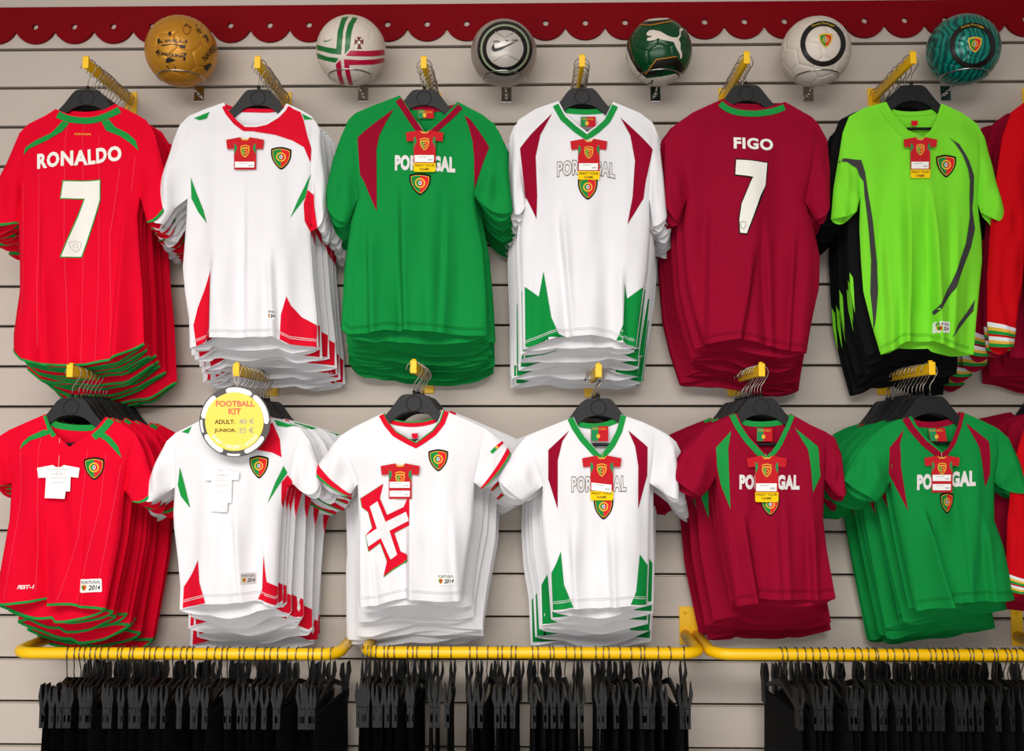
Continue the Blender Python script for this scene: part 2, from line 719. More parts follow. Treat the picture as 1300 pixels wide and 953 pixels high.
            for back in (False, True):
                base = len(sv)
                for j in range(ntt + 1):
                    t = j / ntt
                    ax, ay = along(outer, t)
                    bx, by = along(inner, t)
                    for i in range(ns + 1):
                        q = i / ns
                        x, y = ax + (bx - ax) * q, ay + (by - ay) * q
                        bb = bulge * 4 * q * (1 - q) * t * t + (0 if not back else 7 * t * t * math.sin(math.pi * q))
                        x, y = x + nx * bb, y + ny * bb
                        ex, ey = outer[0][0] + (inner[0][0] - outer[0][0]) * q, outer[0][1] + (inner[0][1] - outer[0][1]) * q
                        he = s.h(ex, ey, back)
                        arc = math.sqrt(max(0.0, 1 - (2 * q - 1) ** 2))
                        nz = noise.noise(Vector((x / 16.0, y / 40.0, sd))) * 0.020 * arc * (0.6 if s.lo else 1)
                        own = (-0.010 if back else (0.012 if s.lo else 0.024)) * arc + nz
                        k = sstep(0, 0.55, t)
                        sv.append(s.loc(x, y, he * (1 - k) + own * k))
                        if not back:
                            pos[(j, i)] = (x, y)
                m = ns + 1
                for j in range(ntt):
                    for i in range(ns):
                        a = base + j * m + i
                        q4 = (a, a + m, a + m + 1, a + 1)
                        if (side < 0) == (not back):
                            pass
                        else:
                            q4 = q4[::-1]
                        sf.append(q4)
                        if not back:
                            ff.append(q4)
            so = mesh_obj('sleeve', sv, sf, sp.get('sleeve', sp['body']), root)
            if sp.get('cuff'):
                m = ns + 1
                for (ta, tb, cm, nm) in sp['cuff']:
                    cv, cf = [], []
                    half_n = (ntt + 1) * m
                    for back in (0, 1):
                        sgn = 1 if back else -1
                        for t in (ta, (ta + tb) / 2, tb):
                            jf = t * ntt
                            j0 = min(int(jf), ntt - 1)
                            fr = jf - j0
                            for i in range(m):
                                a = sv[back * half_n + j0 * m + i]
                                b = sv[back * half_n + (j0 + 1) * m + i]
                                c = a.lerp(b, fr)
                                cv.append(c + Vector((0, sgn * 0.0018, 0)))
                        for r in range(2):
                            for i in range(ns):
                                a = back * 3 * m + r * m + i
                                cf.append((a, a + m, a + m + 1, a + 1))
                    mesh_obj(nm, cv, cf, cm, so)
            o_ = len(allv)
            allv += sv
            allf += [[i + o_ for i in f] for f in ff]
        s.bvh = BVHTree.FromPolygons(allv, allf)
        s.root = root
        # collar: a band along the front neckline and one inside the back of the neck
        if sp.get('collar'):
            cw = sp.get('cw', 8.0)
            cv, cf = [], []

            def band(line, wd, fn):
                line = [line[0]] + [p for a, b in zip(line, line[1:]) for p in [(a[0] + (b[0] - a[0]) * k / 3, a[1] + (b[1] - a[1]) * k / 3) for k in (1, 2, 3)]]
                b0 = len(cv)
                for i, p in enumerate(line):
                    a, b = line[max(i - 2, 0)], line[min(i + 2, len(line) - 1)]
                    tx, ty = b[0] - a[0], b[1] - a[1]
                    l = math.hypot(tx, ty) or 1
                    n_ = (-ty / l, tx / l)
                    for k in (0, 0.5, 1):
                        x, y = p[0] + n_[0] * wd * k, p[1] + n_[1] * wd * k
                        cv.append(fn(x, y, 0.0022 if k != 0 else 0.001))
                for i in range(len(line) - 1):
                    for k in (0, 1):
                        a = b0 + i * 3 + k
                        cf.append((a, a + 1, a + 4, a + 3))
            inner_pts = nf
            if sp.get('redv'):
                k_ = len(nf) // 2
                band(nf[:k_], cw, lambda x, y, o: s.at(x, y, o))
                band(nf[k_ + 1:], cw, lambda x, y, o: s.at(x, y, o))
            else:
                band(inner_pts, cw, lambda x, y, o: s.at(x, y, o))
            if not sp.get('rear'):
                band(nb, cw * 0.85, lambda x, y, o: s.loc(x, y, s.h(x, y, True) + o))
            mesh_obj('collar', cv, cf, sp['collar'], root)
            if sp.get('piping') and not s.lo:
                cv, cf = [], []
                band(inner_pts, 1.6, lambda x, y, o: s.at(x, y, o + 0.001))
                band(nb, 1.6, lambda x, y, o: s.loc(x, y, s.h(x, y, True) + o + 0.001))
                mesh_obj('collar_piping', cv, cf, sp['piping'], root)
        # hem binding along front and back
        if sp.get('hemtrim'):
            cv, cf = [], []
            m = len(us)
            for back in (0, 1):
                b0 = len(cv)
                q0 = back * (nr + 1) * m
                for i in range(m):
                    a, b = verts[q0 + nr * m + i], verts[q0 + (nr - 1) * m + i]
                    up = (b - a).normalized() * 0.0065
                    for k, yy in ((0, -0.0022), (1, -0.0022), (1, 0.0022), (0, 0.0022)):
                        cv.append(a + up * k + Vector((0, yy, 0)))
                for i in range(m - 1):
                    for k in range(4):
                        a, b = b0 + i * 4 + k, b0 + i * 4 + (k + 1) % 4
                        cf.append((a, b, b + 4, a + 4))
            mesh_obj('hem_binding', cv, cf, sp['hemtrim'], root, False)
        for nm, pts, m_ in sp.get('panels', ()):
            put(s, nm, pts, m_, root, 0.0022, 4.0)
        return root


def shift(pts, dx, dy=0):
    return [(x + dx, y + dy) for x, y in pts]


def pin(x0, y0, x1, y1, wd=1.1):
    return [(x0, y0), (x0 + wd, y0), ((x0 + x1) / 2 + wd, (y0 + y1) / 2), (x1 + wd, y1), (x1, y1), ((x0 + x1) / 2, (y0 + y1) / 2)]


S = {}
S['U1'] = dict(hang=(112, 110), body=RED, collar=TRIM, cw=9, rear=True, smooth=True, hemtrim=TRIM, bhem=4,
    shl=[(60, 147), (37, 158)], shr=[(165, 141), (185, 152)],
    neck=[(72, 139), (87, 145), (111, 147), (129, 142), (147, 133)], nback=[(72, 139), (90, 140), (111, 141), (130, 138), (147, 133)],
    left=[(26, 238), (24, 280), (26, 340), (26, 372), (18, 425), (18, 445)],
    right=[(178, 250), (174, 274), (176, 311), (181, 370), (183, 438)],
    hem=[(18, 445), (37, 459), (61, 465), (111, 465), (148, 459), (183, 438)],
    slv_l=([(37, 158), (26, 168), (18, 186), (0, 226), (-20, 270), (-24, 292)], [(26, 238), (25, 260), (24, 284)], 4),
    slv_r=([(185, 152), (197, 170), (208, 212), (214, 266)], [(178, 250), (187, 284)], 6),
    cuff=[(0.955, 1.0, TRIM, 'cuff_binding')],
    panels=[('shoulder_stripe', [(77, 152), (86, 155), (79, 167), (61, 179), (37, 189), (30, 197), (32, 187), (44, 179), (65, 169)], TRIM),
            ('shoulder_stripe', [(127, 153), (136, 150), (146, 161), (162, 169), (172, 178), (176, 191), (166, 182), (153, 173), (135, 166)], TRIM)],
    pins=[(28, 232, 30, 400), (50, 220, 50, 440), (84, 158, 82, 460), (105, 158, 102, 462), (126, 172, 122, 462), (152, 214, 139, 300), (139, 300, 142, 452), (171, 198, 164, 240)],
    pleats=[(160, 230, 150, 440, 26, 0.010), (60, 240, 62, 440, 30, 0.007)])
S['U2'] = dict(hang=(324, 112), body=WHITE, collar=CRIM, cw=6, bhem=14,
    shl=[(262, 139), (240, 148)], shr=[(382, 140), (396, 148)],
    neck=[(285, 131), (290, 140), (300, 152), (311, 161), (325, 161), (338, 158), (352, 148), (361, 138), (364, 132)],
    nback=[(285, 131), (300, 136), (322, 137), (345, 137), (364, 132)],
    left=[(238, 252), (236, 290), (232, 340), (235, 372), (240, 405), (241, 442)],
    right=[(397, 250), (394, 300), (398, 360), (402, 400), (404, 440)],
    hem=[(241, 442), (262, 436), (268, 430), (300, 431), (352, 429), (358, 433), (368, 438), (404, 441)],
    slv_l=([(240, 148), (228, 160), (220, 180), (210, 212), (197, 250), (190, 277)], [(238, 252), (222, 264), (209, 285)], 3),
    slv_r=([(396, 148), (406, 164), (410, 200), (414, 240), (414, 268)], [(397, 250), (403, 290)], 6),
    panels=[('red_yoke', [(310, 163), (338, 160), (354, 149), (366, 134), (380, 140), (384, 150), (390, 172), (395, 188), (394, 206), (386, 187), (372, 179), (350, 172), (326, 168)], CRIM),
            ('shoulder_patch', [(244, 148), (264, 140), (261, 149), (252, 151)], TRIM), ('shoulder_patch', [(382, 142), (396, 149), (385, 150)], TRIM),
            ('green_dart', [(241, 224), (248, 244), (257, 266), (262, 283), (250, 268), (241, 250)], TRIM),
            ('green_dart', [(394, 220), (387, 250), (369, 277), (378, 254)], TRIM),
            ('red_side', [(390, 240), (397, 246), (397, 308), (392, 292), (386, 280), (385, 258)], CRIM),
            ('red_corner', [(268, 343), (268, 429), (247, 440), (243, 412), (249, 390), (258, 370)], CRIM),
            ('red_corner', [(365, 377), (358, 400), (356, 431), (368, 437), (400, 440), (401, 412), (382, 402), (370, 388)], CRIM)],
    pleats=[(276, 310, 268, 430, 22, 0.010), (350, 300, 354, 430, -18, 0.009), (316, 200, 318, 420, 30, 0.006)])
S['U3'] = dict(hang=(536, 110), body=GREEN, collar=BURG, cw=8, bhem=14,
    shl=[(476, 134), (452, 144), (443, 152)], shr=[(612, 146), (628, 158)],
    neck=[(508, 122), (520, 140), (530, 156), (542, 171), (552, 160), (566, 146), (581, 130)],
    nback=[(508, 122), (518, 130), (544, 134), (568, 134), (581, 130)],
    left=[(455, 250), (446, 280), (441, 314), (437, 342), (433, 418)],
    right=[(602, 248), (604, 270), (612, 314), (616, 370), (618, 424)],
    hem=[(433, 418), (443, 425), (460, 424), (474, 424), (490, 420), (508, 421), (514, 420), (560, 424), (596, 427), (618, 426)],
    slv_l=([(443, 152), (432, 176), (422, 204), (414, 240), (415, 262)], [(455, 250), (450, 262), (442, 284)], 6),
    slv_r=([(628, 158), (638, 178), (644, 194), (648, 240), (651, 268)], [(602, 248), (605, 253)], 12),
    panels=[('burgundy_panel', [(499, 136), (494, 146), (482, 172), (478, 190), (478, 268), (470, 250), (462, 230), (457, 222), (454, 175), (466, 164), (486, 147)], BURG),
            ('burgundy_panel', [(589, 144), (597, 150), (608, 166), (621, 186), (614, 204), (602, 238), (602, 200), (600, 180), (595, 160)], BURG)],
    pleats=[(509, 225, 513, 420, 34, 0.016), (466, 260, 472, 420, 16, 0.012), (440, 300, 444, 424, 12, 0.008), (568, 220, 561, 424, 26, 0.007)])
S['U4'] = dict(hang=(740, 110), body=WHITE, collar=TRIM, cw=8, bhem=14,
    shl=[(680, 139), (658, 153)], shr=[(812, 144), (828, 156)],
    neck=[(709, 129), (718, 146), (732, 160), (745, 171), (756, 162), (768, 150), (778, 130)],
    nback=[(709, 129), (720, 136), (744, 138), (768, 136), (778, 130)],
    left=[(667, 250), (660, 296), (661, 330), (663, 370), (664, 444)],
    right=[(824, 252), (825, 300), (822, 345), (818, 370), (812, 410), (808, 441)],
    hem=[(664, 444), (675, 440), (708, 429), (750, 427), (776, 430), (782, 434), (808, 441)],
    slv_l=([(658, 153), (652, 168), (650, 220), (651, 250), (653, 272)], [(667, 250), (668, 262)], 6),
    slv_r=([(828, 156), (833, 166), (838, 190), (842, 220), (847, 274)], [(824, 252), (829, 288)], 4),
    panels=[('burgundy_panel', [(701, 142), (686, 172), (680, 200), (682, 250), (681, 278), (667, 248), (666, 240), (660, 188), (673, 172)], BURG),
            ('burgundy_panel', [(788, 147), (829, 189), (820, 230), (817, 252), (796, 286), (803, 250), (806, 204), (800, 172)], BURG),
            ('green_corner', [(690, 344), (694, 368), (700, 404), (711, 428), (675, 440), (667, 440), (666, 363), (684, 376)], GREEN),
            ('green_corner', [(793, 360), (796, 379), (817, 364), (813, 400), (808, 440), (782, 433), (791, 412)], GREEN)],
    pleats=[(708, 240, 724, 428, 30, 0.012), (672, 330, 668, 440, 14, 0.008), (790, 330, 792, 432, -24, 0.010)])
S['U5'] = dict(hang=(948, 105), body=BURG, collar=TRIM, cw=8, rear=True, smooth=True, bhem=12,
    shl=[(880, 143), (858, 158)], shr=[(1030, 149), (1038, 157)],
    neck=[(918, 126), (928, 133), (942, 137), (962, 138), (982, 135), (996, 130)], nback=[(918, 126), (935, 130), (958, 131), (980, 130), (996, 130)],
    left=[(872, 250), (868, 284), (869, 310), (873, 360), (882, 400), (894, 438)],
    right=[(1022, 256), (1032, 286), (1041, 326), (1040, 364), (1030, 410), (1024, 447)],
    hem=[(894, 438), (916, 434), (940, 432), (972, 440), (1000, 446), (1024, 448)],
    slv_l=([(858, 158), (844, 178), (843, 220), (844, 262)], [(872, 250), (862, 284)], 4),
    slv_r=([(1038, 157), (1050, 178), (1054, 215), (1053, 262)], [(1022, 256), (1036, 280)], 4),
    panels=[],
    pleats=[(958, 305, 938, 432, -38, 0.014), (900, 230, 894, 430, 26, 0.010), (1010, 260, 1000, 440, -26, 0.010), (966, 260, 974, 440, 30, 0.008)])
S['U6'] = dict(hang=(1157, 103), body=LIME, collar=LIME, cw=7, bhem=8,
    shl=[(1096, 138), (1078, 148)], shr=[(1220, 144), (1240, 158)],
    neck=[(1124, 130), (1134, 148), (1148, 168), (1166, 178), (1178, 168), (1187, 152), (1194, 132)],
    nback=[(1124, 130), (1134, 138), (1158, 141), (1184, 138), (1194, 132)],
    left=[(1092, 250), (1091, 290), (1093, 330), (1096, 370), (1106, 410), (1118, 450)],
    right=[(1241, 258), (1246, 300), (1247, 330), (1243, 370), (1239, 410), (1236, 450)],
    hem=[(1118, 450), (1133, 443), (1145, 435), (1180, 434), (1184, 438), (1210, 446), (1236, 450)],
    slv_l=([(1078, 148), (1070, 168), (1064, 204), (1058, 240), (1055, 278)], [(1092, 250), (1088, 268)], 4),
    slv_r=([(1240, 158), (1250, 176), (1260, 214), (1268, 246), (1273, 264)], [(1241, 258), (1245, 270)], 16),
    panels=[('charcoal_swoosh', [(1064, 204), (1072, 200), (1093, 203), (1098, 218), (1104, 250), (1109, 278), (1116, 330), (1117, 366), (1112, 418), (1107, 370), (1108, 330), (1104, 290), (1097, 230), (1093, 224), (1088, 213), (1076, 205)], CHAR),
            ('charcoal_swoosh', [(1204, 176), (1216, 184), (1228, 204), (1236, 224), (1236, 250), (1234, 266), (1238, 290), (1232, 314), (1210, 366), (1183, 401), (1182, 396), (1204, 360), (1224, 310), (1230, 276), (1230, 230), (1227, 216), (1220, 198), (1210, 182)], CHAR),
            ('charcoal_dart', [(1241, 379), (1239, 394), (1220, 414), (1204, 430), (1216, 410), (1230, 396)], CHAR)],
    pleats=[(1142, 210, 1144, 436, 26, 0.014), (1170, 220, 1182, 436, 26, 0.016), (1118, 260, 1124, 440, 20, 0.010), (1206, 250, 1200, 440, 24, 0.006)])
S['L1'] = dict(hang=(93, 505), body=RED, collar=TRIM, cw=9, hemtrim=TRIM, bhem=26,
    shl=[(30, 538), (12, 546)], shr=[(161, 541), (173, 551)],
    neck=[(60, 525), (65, 540), (72, 550), (93, 567), (114, 552), (126, 540), (135, 529)],
    nback=[(60, 525), (70, 535), (95, 539), (120, 538), (135, 529)],
    left=[(15, 612), (12, 660), (2, 717), (-5, 768)],
    right=[(158, 622), (153, 677), (146, 714), (134, 774)],
    hem=[(-5, 768), (42, 763), (63, 760), (66, 766), (92, 767), (134, 774)],
    slv_l=([(12, 546), (-14, 562), (-32, 604)], [(15, 612), (8, 616)], 5),
    slv_r=([(173, 551), (184, 574), (193, 605), (195, 628)], [(158, 622), (168, 635)], 6),
    cuff=[(0.95, 1.0, TRIM, 'cuff_binding')],
    panels=[('shoulder_stripe', [(53, 545), (66, 548), (55, 553), (37, 559), (25, 570), (28, 561), (35, 554)], TRIM),
            ('shoulder_stripe', [(129, 548), (140, 556), (150, 567), (155, 581), (146, 571), (133, 559), (119, 552)], TRIM)],
    pins=[(26, 572, 24, 640), (24, 640, 6, 760), (50, 556, 44, 750), (112, 570, 100, 680), (100, 680, 72, 762), (135, 575, 128, 640), (128, 640, 96, 764), (153, 590, 134, 690), (134, 690, 122, 740)],
    redv=True,
    pleats=[(60, 640, 65, 764, 40, 0.018), (118, 640, 104, 770, 24, 0.006)])
S['L2'] = dict(hang=(300, 503), body=WHITE, collar=CRIM, cw=6, bhem=22,
    shl=[(241, 541), (224, 549)], shr=[(366, 537), (382, 544)],
    neck=[(266, 528), (272, 540), (284, 552), (300, 560), (316, 556), (328, 545), (336, 528)],
    nback=[(266, 528), (280, 534), (300, 536), (322, 534), (336, 528)],
    left=[(222, 618), (220, 650), (221, 670), (226, 710), (229, 744), (228, 774)],
    right=[(368, 612), (358, 650), (355, 700), (353, 746), (353, 767)],
    hem=[(228, 774), (246, 769), (263, 764), (290, 764), (326, 761), (336, 763), (348, 769), (353, 767)],
    slv_l=([(224, 549), (212, 560), (202, 578), (190, 608), (179, 632)], [(222, 618), (214, 624), (198, 636)], 2),
    slv_r=([(382, 544), (394, 560), (404, 590), (408, 612)], [(368, 612), (374, 616)], 14),
    panels=[('red_yoke', [(344, 536), (355, 558), (358, 580), (346, 574), (328, 571), (300, 566), (318, 558), (330, 546)], CRIM),
            ('shoulder_patch', [(228, 548), (241, 541), (237, 550)], TRIM), ('shoulder_patch', [(346, 532), (372, 540), (362, 542), (350, 540)], TRIM),
            ('green_dart', [(228, 593), (232, 610), (240, 645), (228, 630), (224, 616)], TRIM),
            ('green_dart', [(360, 591), (364, 600), (356, 612), (340, 639), (350, 612)], TRIM),
            ('red_side', [(364, 603), (369, 611), (362, 640), (358, 660), (356, 636), (357, 612)], CRIM),
            ('red_corner', [(251, 711), (254, 738), (263, 764), (229, 773), (230, 746), (242, 728)], CRIM),
            ('red_corner', [(335, 705), (339, 738), (352, 746), (352, 766), (348, 769), (336, 763), (326, 761), (332, 748)], CRIM)],
    pleats=[(336, 680, 337, 762, 14, 0.008), (300, 620, 306, 760, 30, 0.006)])
S['L3'] = dict(hang=(525, 500), body=WHITE, collar=CRIM, cw=8, piping=TRIM, bhem=10,
    shl=[(450, 542), (434, 552)], shr=[(590, 532), (616, 544)],
    neck=[(487, 524), (493, 535), (503, 547), (528, 561), (548, 546), (557, 534), (562, 520)],
    nback=[(487, 524), (500, 532), (524, 535), (548, 531), (562, 520)],
    left=[(454, 614), (456, 670), (455, 690), (456, 769)],
    right=[(602, 612), (600, 660), (592, 710), (587, 750), (587, 762)],
    hem=[(456, 769), (476, 768), (502, 761), (518, 758), (554, 761), (587, 762)],
    slv_l=([(434, 552), (420, 568), (408, 584), (398, 599)], [(454, 614), (450, 620), (443, 630)], 3),
    slv_r=([(616, 544), (630, 554), (640, 560), (649, 576)], [(602, 612), (612, 621)], 3),
    cuff=[(0.80, 0.95, CRIM, 'cuff_band'), (0.95, 1.0, TRIM, 'cuff_piping')],
    panels=[],
    pleats=[(520, 640, 519, 758, 40, 0.012), (470, 690, 477, 768, 18, 0.008), (572, 640, 580, 760, 20, 0.006)])
S['L4'] = dict(hang=(758, 505), body=WHITE, collar=TRIM, cw=8, bhem=16,
    shl=[(696, 542), (668, 554)], shr=[(816, 536), (832, 544)],
    neck=[(728, 529), (733, 540), (742, 554), (762, 577), (774, 562), (783, 545), (788, 526)],
    nback=[(728, 529), (740, 536), (760, 537), (778, 532), (788, 526)],
    left=[(689, 616), (688, 650), (691, 690), (697, 724), (700, 776)],
    right=[(825, 613), (824, 670), (824, 716), (822, 769)],
    hem=[(700, 776), (704, 775), (728, 771), (760, 770), (800, 766), (822, 769)],
    slv_l=([(668, 554), (656, 568), (642, 588), (632, 607)], [(689, 616), (676, 628), (664, 635)], 2),
    slv_r=([(832, 544), (846, 552), (857, 564), (860, 590), (863, 634)], [(825, 613), (840, 624)], 2),
    panels=[('burgundy_panel', [(723, 546), (714, 560), (708, 584), (708, 646), (696, 608), (696, 571)], BURG),
            ('burgundy_panel', [(798, 546), (822, 567), (822, 604), (810, 646), (810, 592), (806, 566)], BURG),
            ('green_corner', [(712, 700), (716, 742), (728, 771), (702, 775), (700, 728), (706, 716)], GREEN),
            ('green_corner', [(812, 703), (823, 718), (821, 768), (800, 766), (807, 750)], GREEN)],
    pleats=[(722, 650, 728, 770, 26, 0.007), (770, 640, 776, 770, 40, 0.008)])
S['L5'] = dict(hang=(971, 505), body=BURG, collar=TRIM, cw=8, bhem=12,
    shl=[(908, 537), (896, 543)], shr=[(1030, 540), (1048, 548)],
    neck=[(935, 525), (941, 538), (952, 556), (972, 579), (986, 560), (997, 540), (1003, 525)],
    nback=[(935, 525), (948, 533), (970, 535), (992, 532), (1003, 525)],
    left=[(908, 604), (913, 640), (918, 690), (928, 740), (934, 769)],
    right=[(1047, 608), (1045, 660), (1050, 700), (1061, 759)],
    hem=[(934, 769), (938, 768), (959, 763), (962, 759), (996, 759), (1030, 761), (1061, 759)],
    slv_l=([(896, 543), (884, 558), (866, 576), (850, 603)], [(908, 604), (902, 618), (890, 631)], 2),
    slv_r=([(1048, 548), (1060, 556), (1068, 576), (1073, 622)], [(1047, 608), (1060, 628)], 4),
    panels=[('green_panel', [(929, 547), (924, 570), (925, 600), (927, 646), (916, 616), (911, 592), (909, 568)], TRIM),
            ('green_panel', [(1011, 543), (1039, 567), (1040, 590), (1042, 604), (1031, 625), (1028, 590), (1025, 570)], TRIM)],
    pleats=[(940, 640, 961, 762, -20, 0.016), (922, 650, 938, 768, -10, 0.010), (1024, 640, 1031, 760, 26, 0.012), (990, 620, 996, 760, 26, 0.006)])
S['L6'] = dict(hang=(1183, 503), body=GREEN, collar=BURG, cw=9, bhem=10,
    shl=[(1136, 534), (1122, 541)], shr=[(1250, 536), (1266, 544)],
    neck=[(1156, 528), (1163, 541), (1176, 559), (1194, 575), (1206, 557), (1215, 538), (1219, 522)],
    nback=[(1156, 528), (1168, 534), (1190, 535), (1210, 530), (1219, 522)],
    left=[(1130, 610), (1134, 640), (1146, 700), (1162, 774)],
    right=[(1262, 611), (1262, 660), (1274, 694), (1288, 761)],
    hem=[(1162, 774), (1164, 775), (1201, 766), (1205, 764), (1230, 761), (1288, 761)],
    slv_l=([(1122, 541), (1106, 554), (1088, 576), (1070, 609)], [(1130, 610), (1124, 624), (1114, 637)], 2),
    slv_r=([(1266, 544), (1280, 556), (1292, 580), (1304, 616)], [(1262, 611), (1268, 618)], 10),
    panels=[('burgundy_panel', [(1149, 545), (1142, 564), (1143, 592), (1152, 648), (1140, 622), (1131, 600), (1130, 568)], BURG),
            ('burgundy_panel', [(1229, 536), (1256, 560), (1257, 602), (1250, 618), (1246, 590), (1242, 566)], BURG)],
    pleats=[(1164, 630, 1203, 765, -34, 0.018), (1240, 640, 1252, 760, 30, 0.008), (1210, 600, 1224, 760, 30, 0.006)])
JST = [(0.895, 0.915, WHITE), (0.915, 0.93, GOLD), (0.93, 0.945, TRIM), (0.955, 0.972, WHITE), (0.972, 0.985, GOLD), (0.985, 1.0, TRIM)]
S['U7'] = dict(hang=(1378, 105), body=JRED, collar=JRED, cw=9, bhem=6, long=True,
    shl=[(1300, 130), (1284, 142)], shr=[(1456, 132), (1474, 146)],
    neck=[(1344, 122), (1360, 134), (1378, 140), (1396, 134), (1412, 122)], nback=[(1344, 122), (1360, 128), (1378, 130), (1396, 128), (1412, 122)],
    left=[(1306, 230), (1306, 300), (1308, 400), (1310, 440)], right=[(1450, 230), (1450, 300), (1448, 400), (1446, 440)],
    hem=[(1310, 440), (1378, 444), (1446, 440)],
    slv_l=([(1284, 142), (1272, 175), (1264, 230), (1257, 290), (1253, 350), (1253, 410), (1256, 440)], [(1306, 230), (1302, 300), (1298, 360), (1289, 412), (1287, 440)], 2),
    slv_r=([(1474, 146), (1486, 180), (1494, 230), (1500, 300), (1504, 410), (1502, 440)], [(1450, 230), (1456, 300), (1466, 412), (1470, 440)], 2),
    cuff=[(a, b, c, 'cuff_stripe') for a, b, c in JST], panels=[], pleats=[])
S['L7'] = dict(hang=(1396, 500), body=JRED, collar=JRED, cw=9, bhem=6, long=True,
    shl=[(1318, 528), (1302, 540)], shr=[(1474, 530), (1492, 546)],
    neck=[(1362, 518), (1378, 530), (1396, 536), (1414, 530), (1430, 518)], nback=[(1362, 518), (1378, 524), (1396, 526), (1414, 524), (1430, 518)],
    left=[(1322, 620), (1322, 680), (1322, 760)], right=[(1470, 620), (1470, 680), (1470, 760)],
    hem=[(1322, 760), (1396, 764), (1470, 760)],
    slv_l=([(1302, 540), (1292, 570), (1284, 610), (1279, 660), (1277, 715), (1280, 750)], [(1322, 620), (1320, 680), (1314, 720), (1312, 750)], 2),
    slv_r=([(1492, 546), (1504, 590), (1512, 660), (1514, 750)], [(1470, 620), (1474, 680), (1482, 750)], 2),
    cuff=[(a, b, c, 'cuff_stripe') for a, b, c in JST], panels=[], pleats=[])

# ------------------------------------------------------------------ hangers and display arms
PXM = 1.0 / 446.0     # metres per photograph pixel at the front of the stacks


def make_hanger():
    root = empty('clothes_hanger', (0, 0, 0))
    k = PXM
    up = [(0, 0), (12, 0.5), (17, 3), (22, 9), (30, 20), (40, 31), (48, 37), (58, 44), (61, 49)]
    lo = [(59, 53), (48, 48), (38, 42), (27, 33), (18, 26), (9, 22.5), (0, 21.5)]
    r = smooth_line([p for p in up], 3) + smooth_line(lo, 3)
    out = [(x * k, -y * k) for x, y in r] + [(-x * k, -y * k) for x, y in r[::-1][1:-1]]
    bm = bmesh.new()
    prism(bm, out, -0.0045, 0.0045)
    bm_obj('shoulder_bar', bm, BLACKP, root)
    bm = bmesh.new()
    tube(bm, [((-57 + 114 * i / 8) * k, 0, (-58 + (0 if 1 < i < 7 else 2 if 0 < i < 8 else 8)) * k) for i in range(9)], 0.0042, 8)
    bm_obj('cross_bar', bm, BLACKP, root, True)
    bm = bmesh.new()
    tube(bm, [(9.5 * k * math.cos(a), -0.0045, (-12 + 9.5 * math.sin(a)) * k) for a in [2 * math.pi * i / 24 for i in range(24)]], 0.0016, 6, True)
    bm_obj('logo_ring', bm, BLACKP, root, True)
    bm = bmesh.new()
    tube(bm, [(0, 0, -0.006), (0, 0, 0.010)], 0.0048, 10)
    bm_obj('hook_socket', bm, BLACKP, root, True)
    bm = bmesh.new()
    R_ = 0.0225
    cz = 31 * k
    pts = [(0, 0, 0.004), (0, 0, 0.026), (0.003, 0, 0.034), (0.011, 0, 0.044)]
    pts += [(R_ * math.cos(a), 0, cz + R_ * math.sin(a)) for a in [math.radians(d) for d in range(-50, 196, 15)]]
    tube(bm, pts, 0.0016, 7)
    bm_obj('hook', bm, WIRE, root, True)
    return root


def make_arm(name, tip, yf):
    c = P(tip[0], tip[1], yf - 0.02)
    root = empty(name, (c.x, 0, c.z))
    bm = bmesh.new()
    box(bm, (0, yf / 2 - 0.010, 0), (0.014, -yf + 0.02, 0.031), 0.005)
    bm_obj('bar', bm, YELLOW, root, True)
    bm = bmesh.new()
    box(bm, (0, yf - 0.0215, 0.001), (0.018, 0.005, 0.036), 0.002)
    bm_obj('end_cap', bm, YELLOW, root)
    bm = bmesh.new()
    tube(bm, [(0, yf - 0.012, 0.012), (0, yf - 0.012, 0.021), (0, yf - 0.012, 0.0235)], 0.0062, 12)
    bm_obj('stop_knob', bm, YELLOW, root, True)
    bm = bmesh.new()
    box(bm, (0, -0.003, -0.012), (0.040, 0.006, 0.085), 0.002)
    bm_obj('wall_plate', bm, YELLOW, root)
    return root


def draw_2014(sh, root, x0, y0, x1, y1, grey=False):
    lb = put(sh, 'size_patch', [(x0, y0 + 1), (x0 + 1, y0), (x1 - 1, y0), (x1, y0 + 1), (x1, y1 - 1), (x1 - 1, y1), (x0 + 1, y1), (x0, y1 - 1)], PRINTS if grey else CARDW, root, 0.0022)
    wd, ht = x1 - x0, y1 - y0
    put(sh, 'patch_word', text_px('PORTUGAL', x0 + 0.08 * wd, y0 + 0.12 * ht, x1 - 0.06 * wd, y0 + 0.36 * ht, 0.02), PRINTG, lb, 0.003)
    put(sh, 'patch_year', text_px('2014', x0 + 0.40 * wd, y0 + 0.48 * ht, x1 - 0.10 * wd, y0 + 0.84 * ht, 0.02, slant=1.0), INK, lb, 0.003)
    s_ = shield(x0 + 0.22 * wd, y0 + 0.64 * ht, 0.24 * wd, 0.46 * ht)
    put(sh, 'patch_badge', s_, GOLD, lb, 0.003)
    put(sh, 'patch_badge_red', half(shield(x0 + 0.22 * wd, y0 + 0.64 * ht, 0.17 * wd, 0.34 * ht), x0 + 0.22 * wd, False), CR, lb, 0.0036)
    put(sh, 'patch_badge_green', half(shield(x0 + 0.22 * wd, y0 + 0.64 * ht, 0.17 * wd, 0.34 * ht), x0 + 0.22 * wd, True), CG, lb, 0.0036)


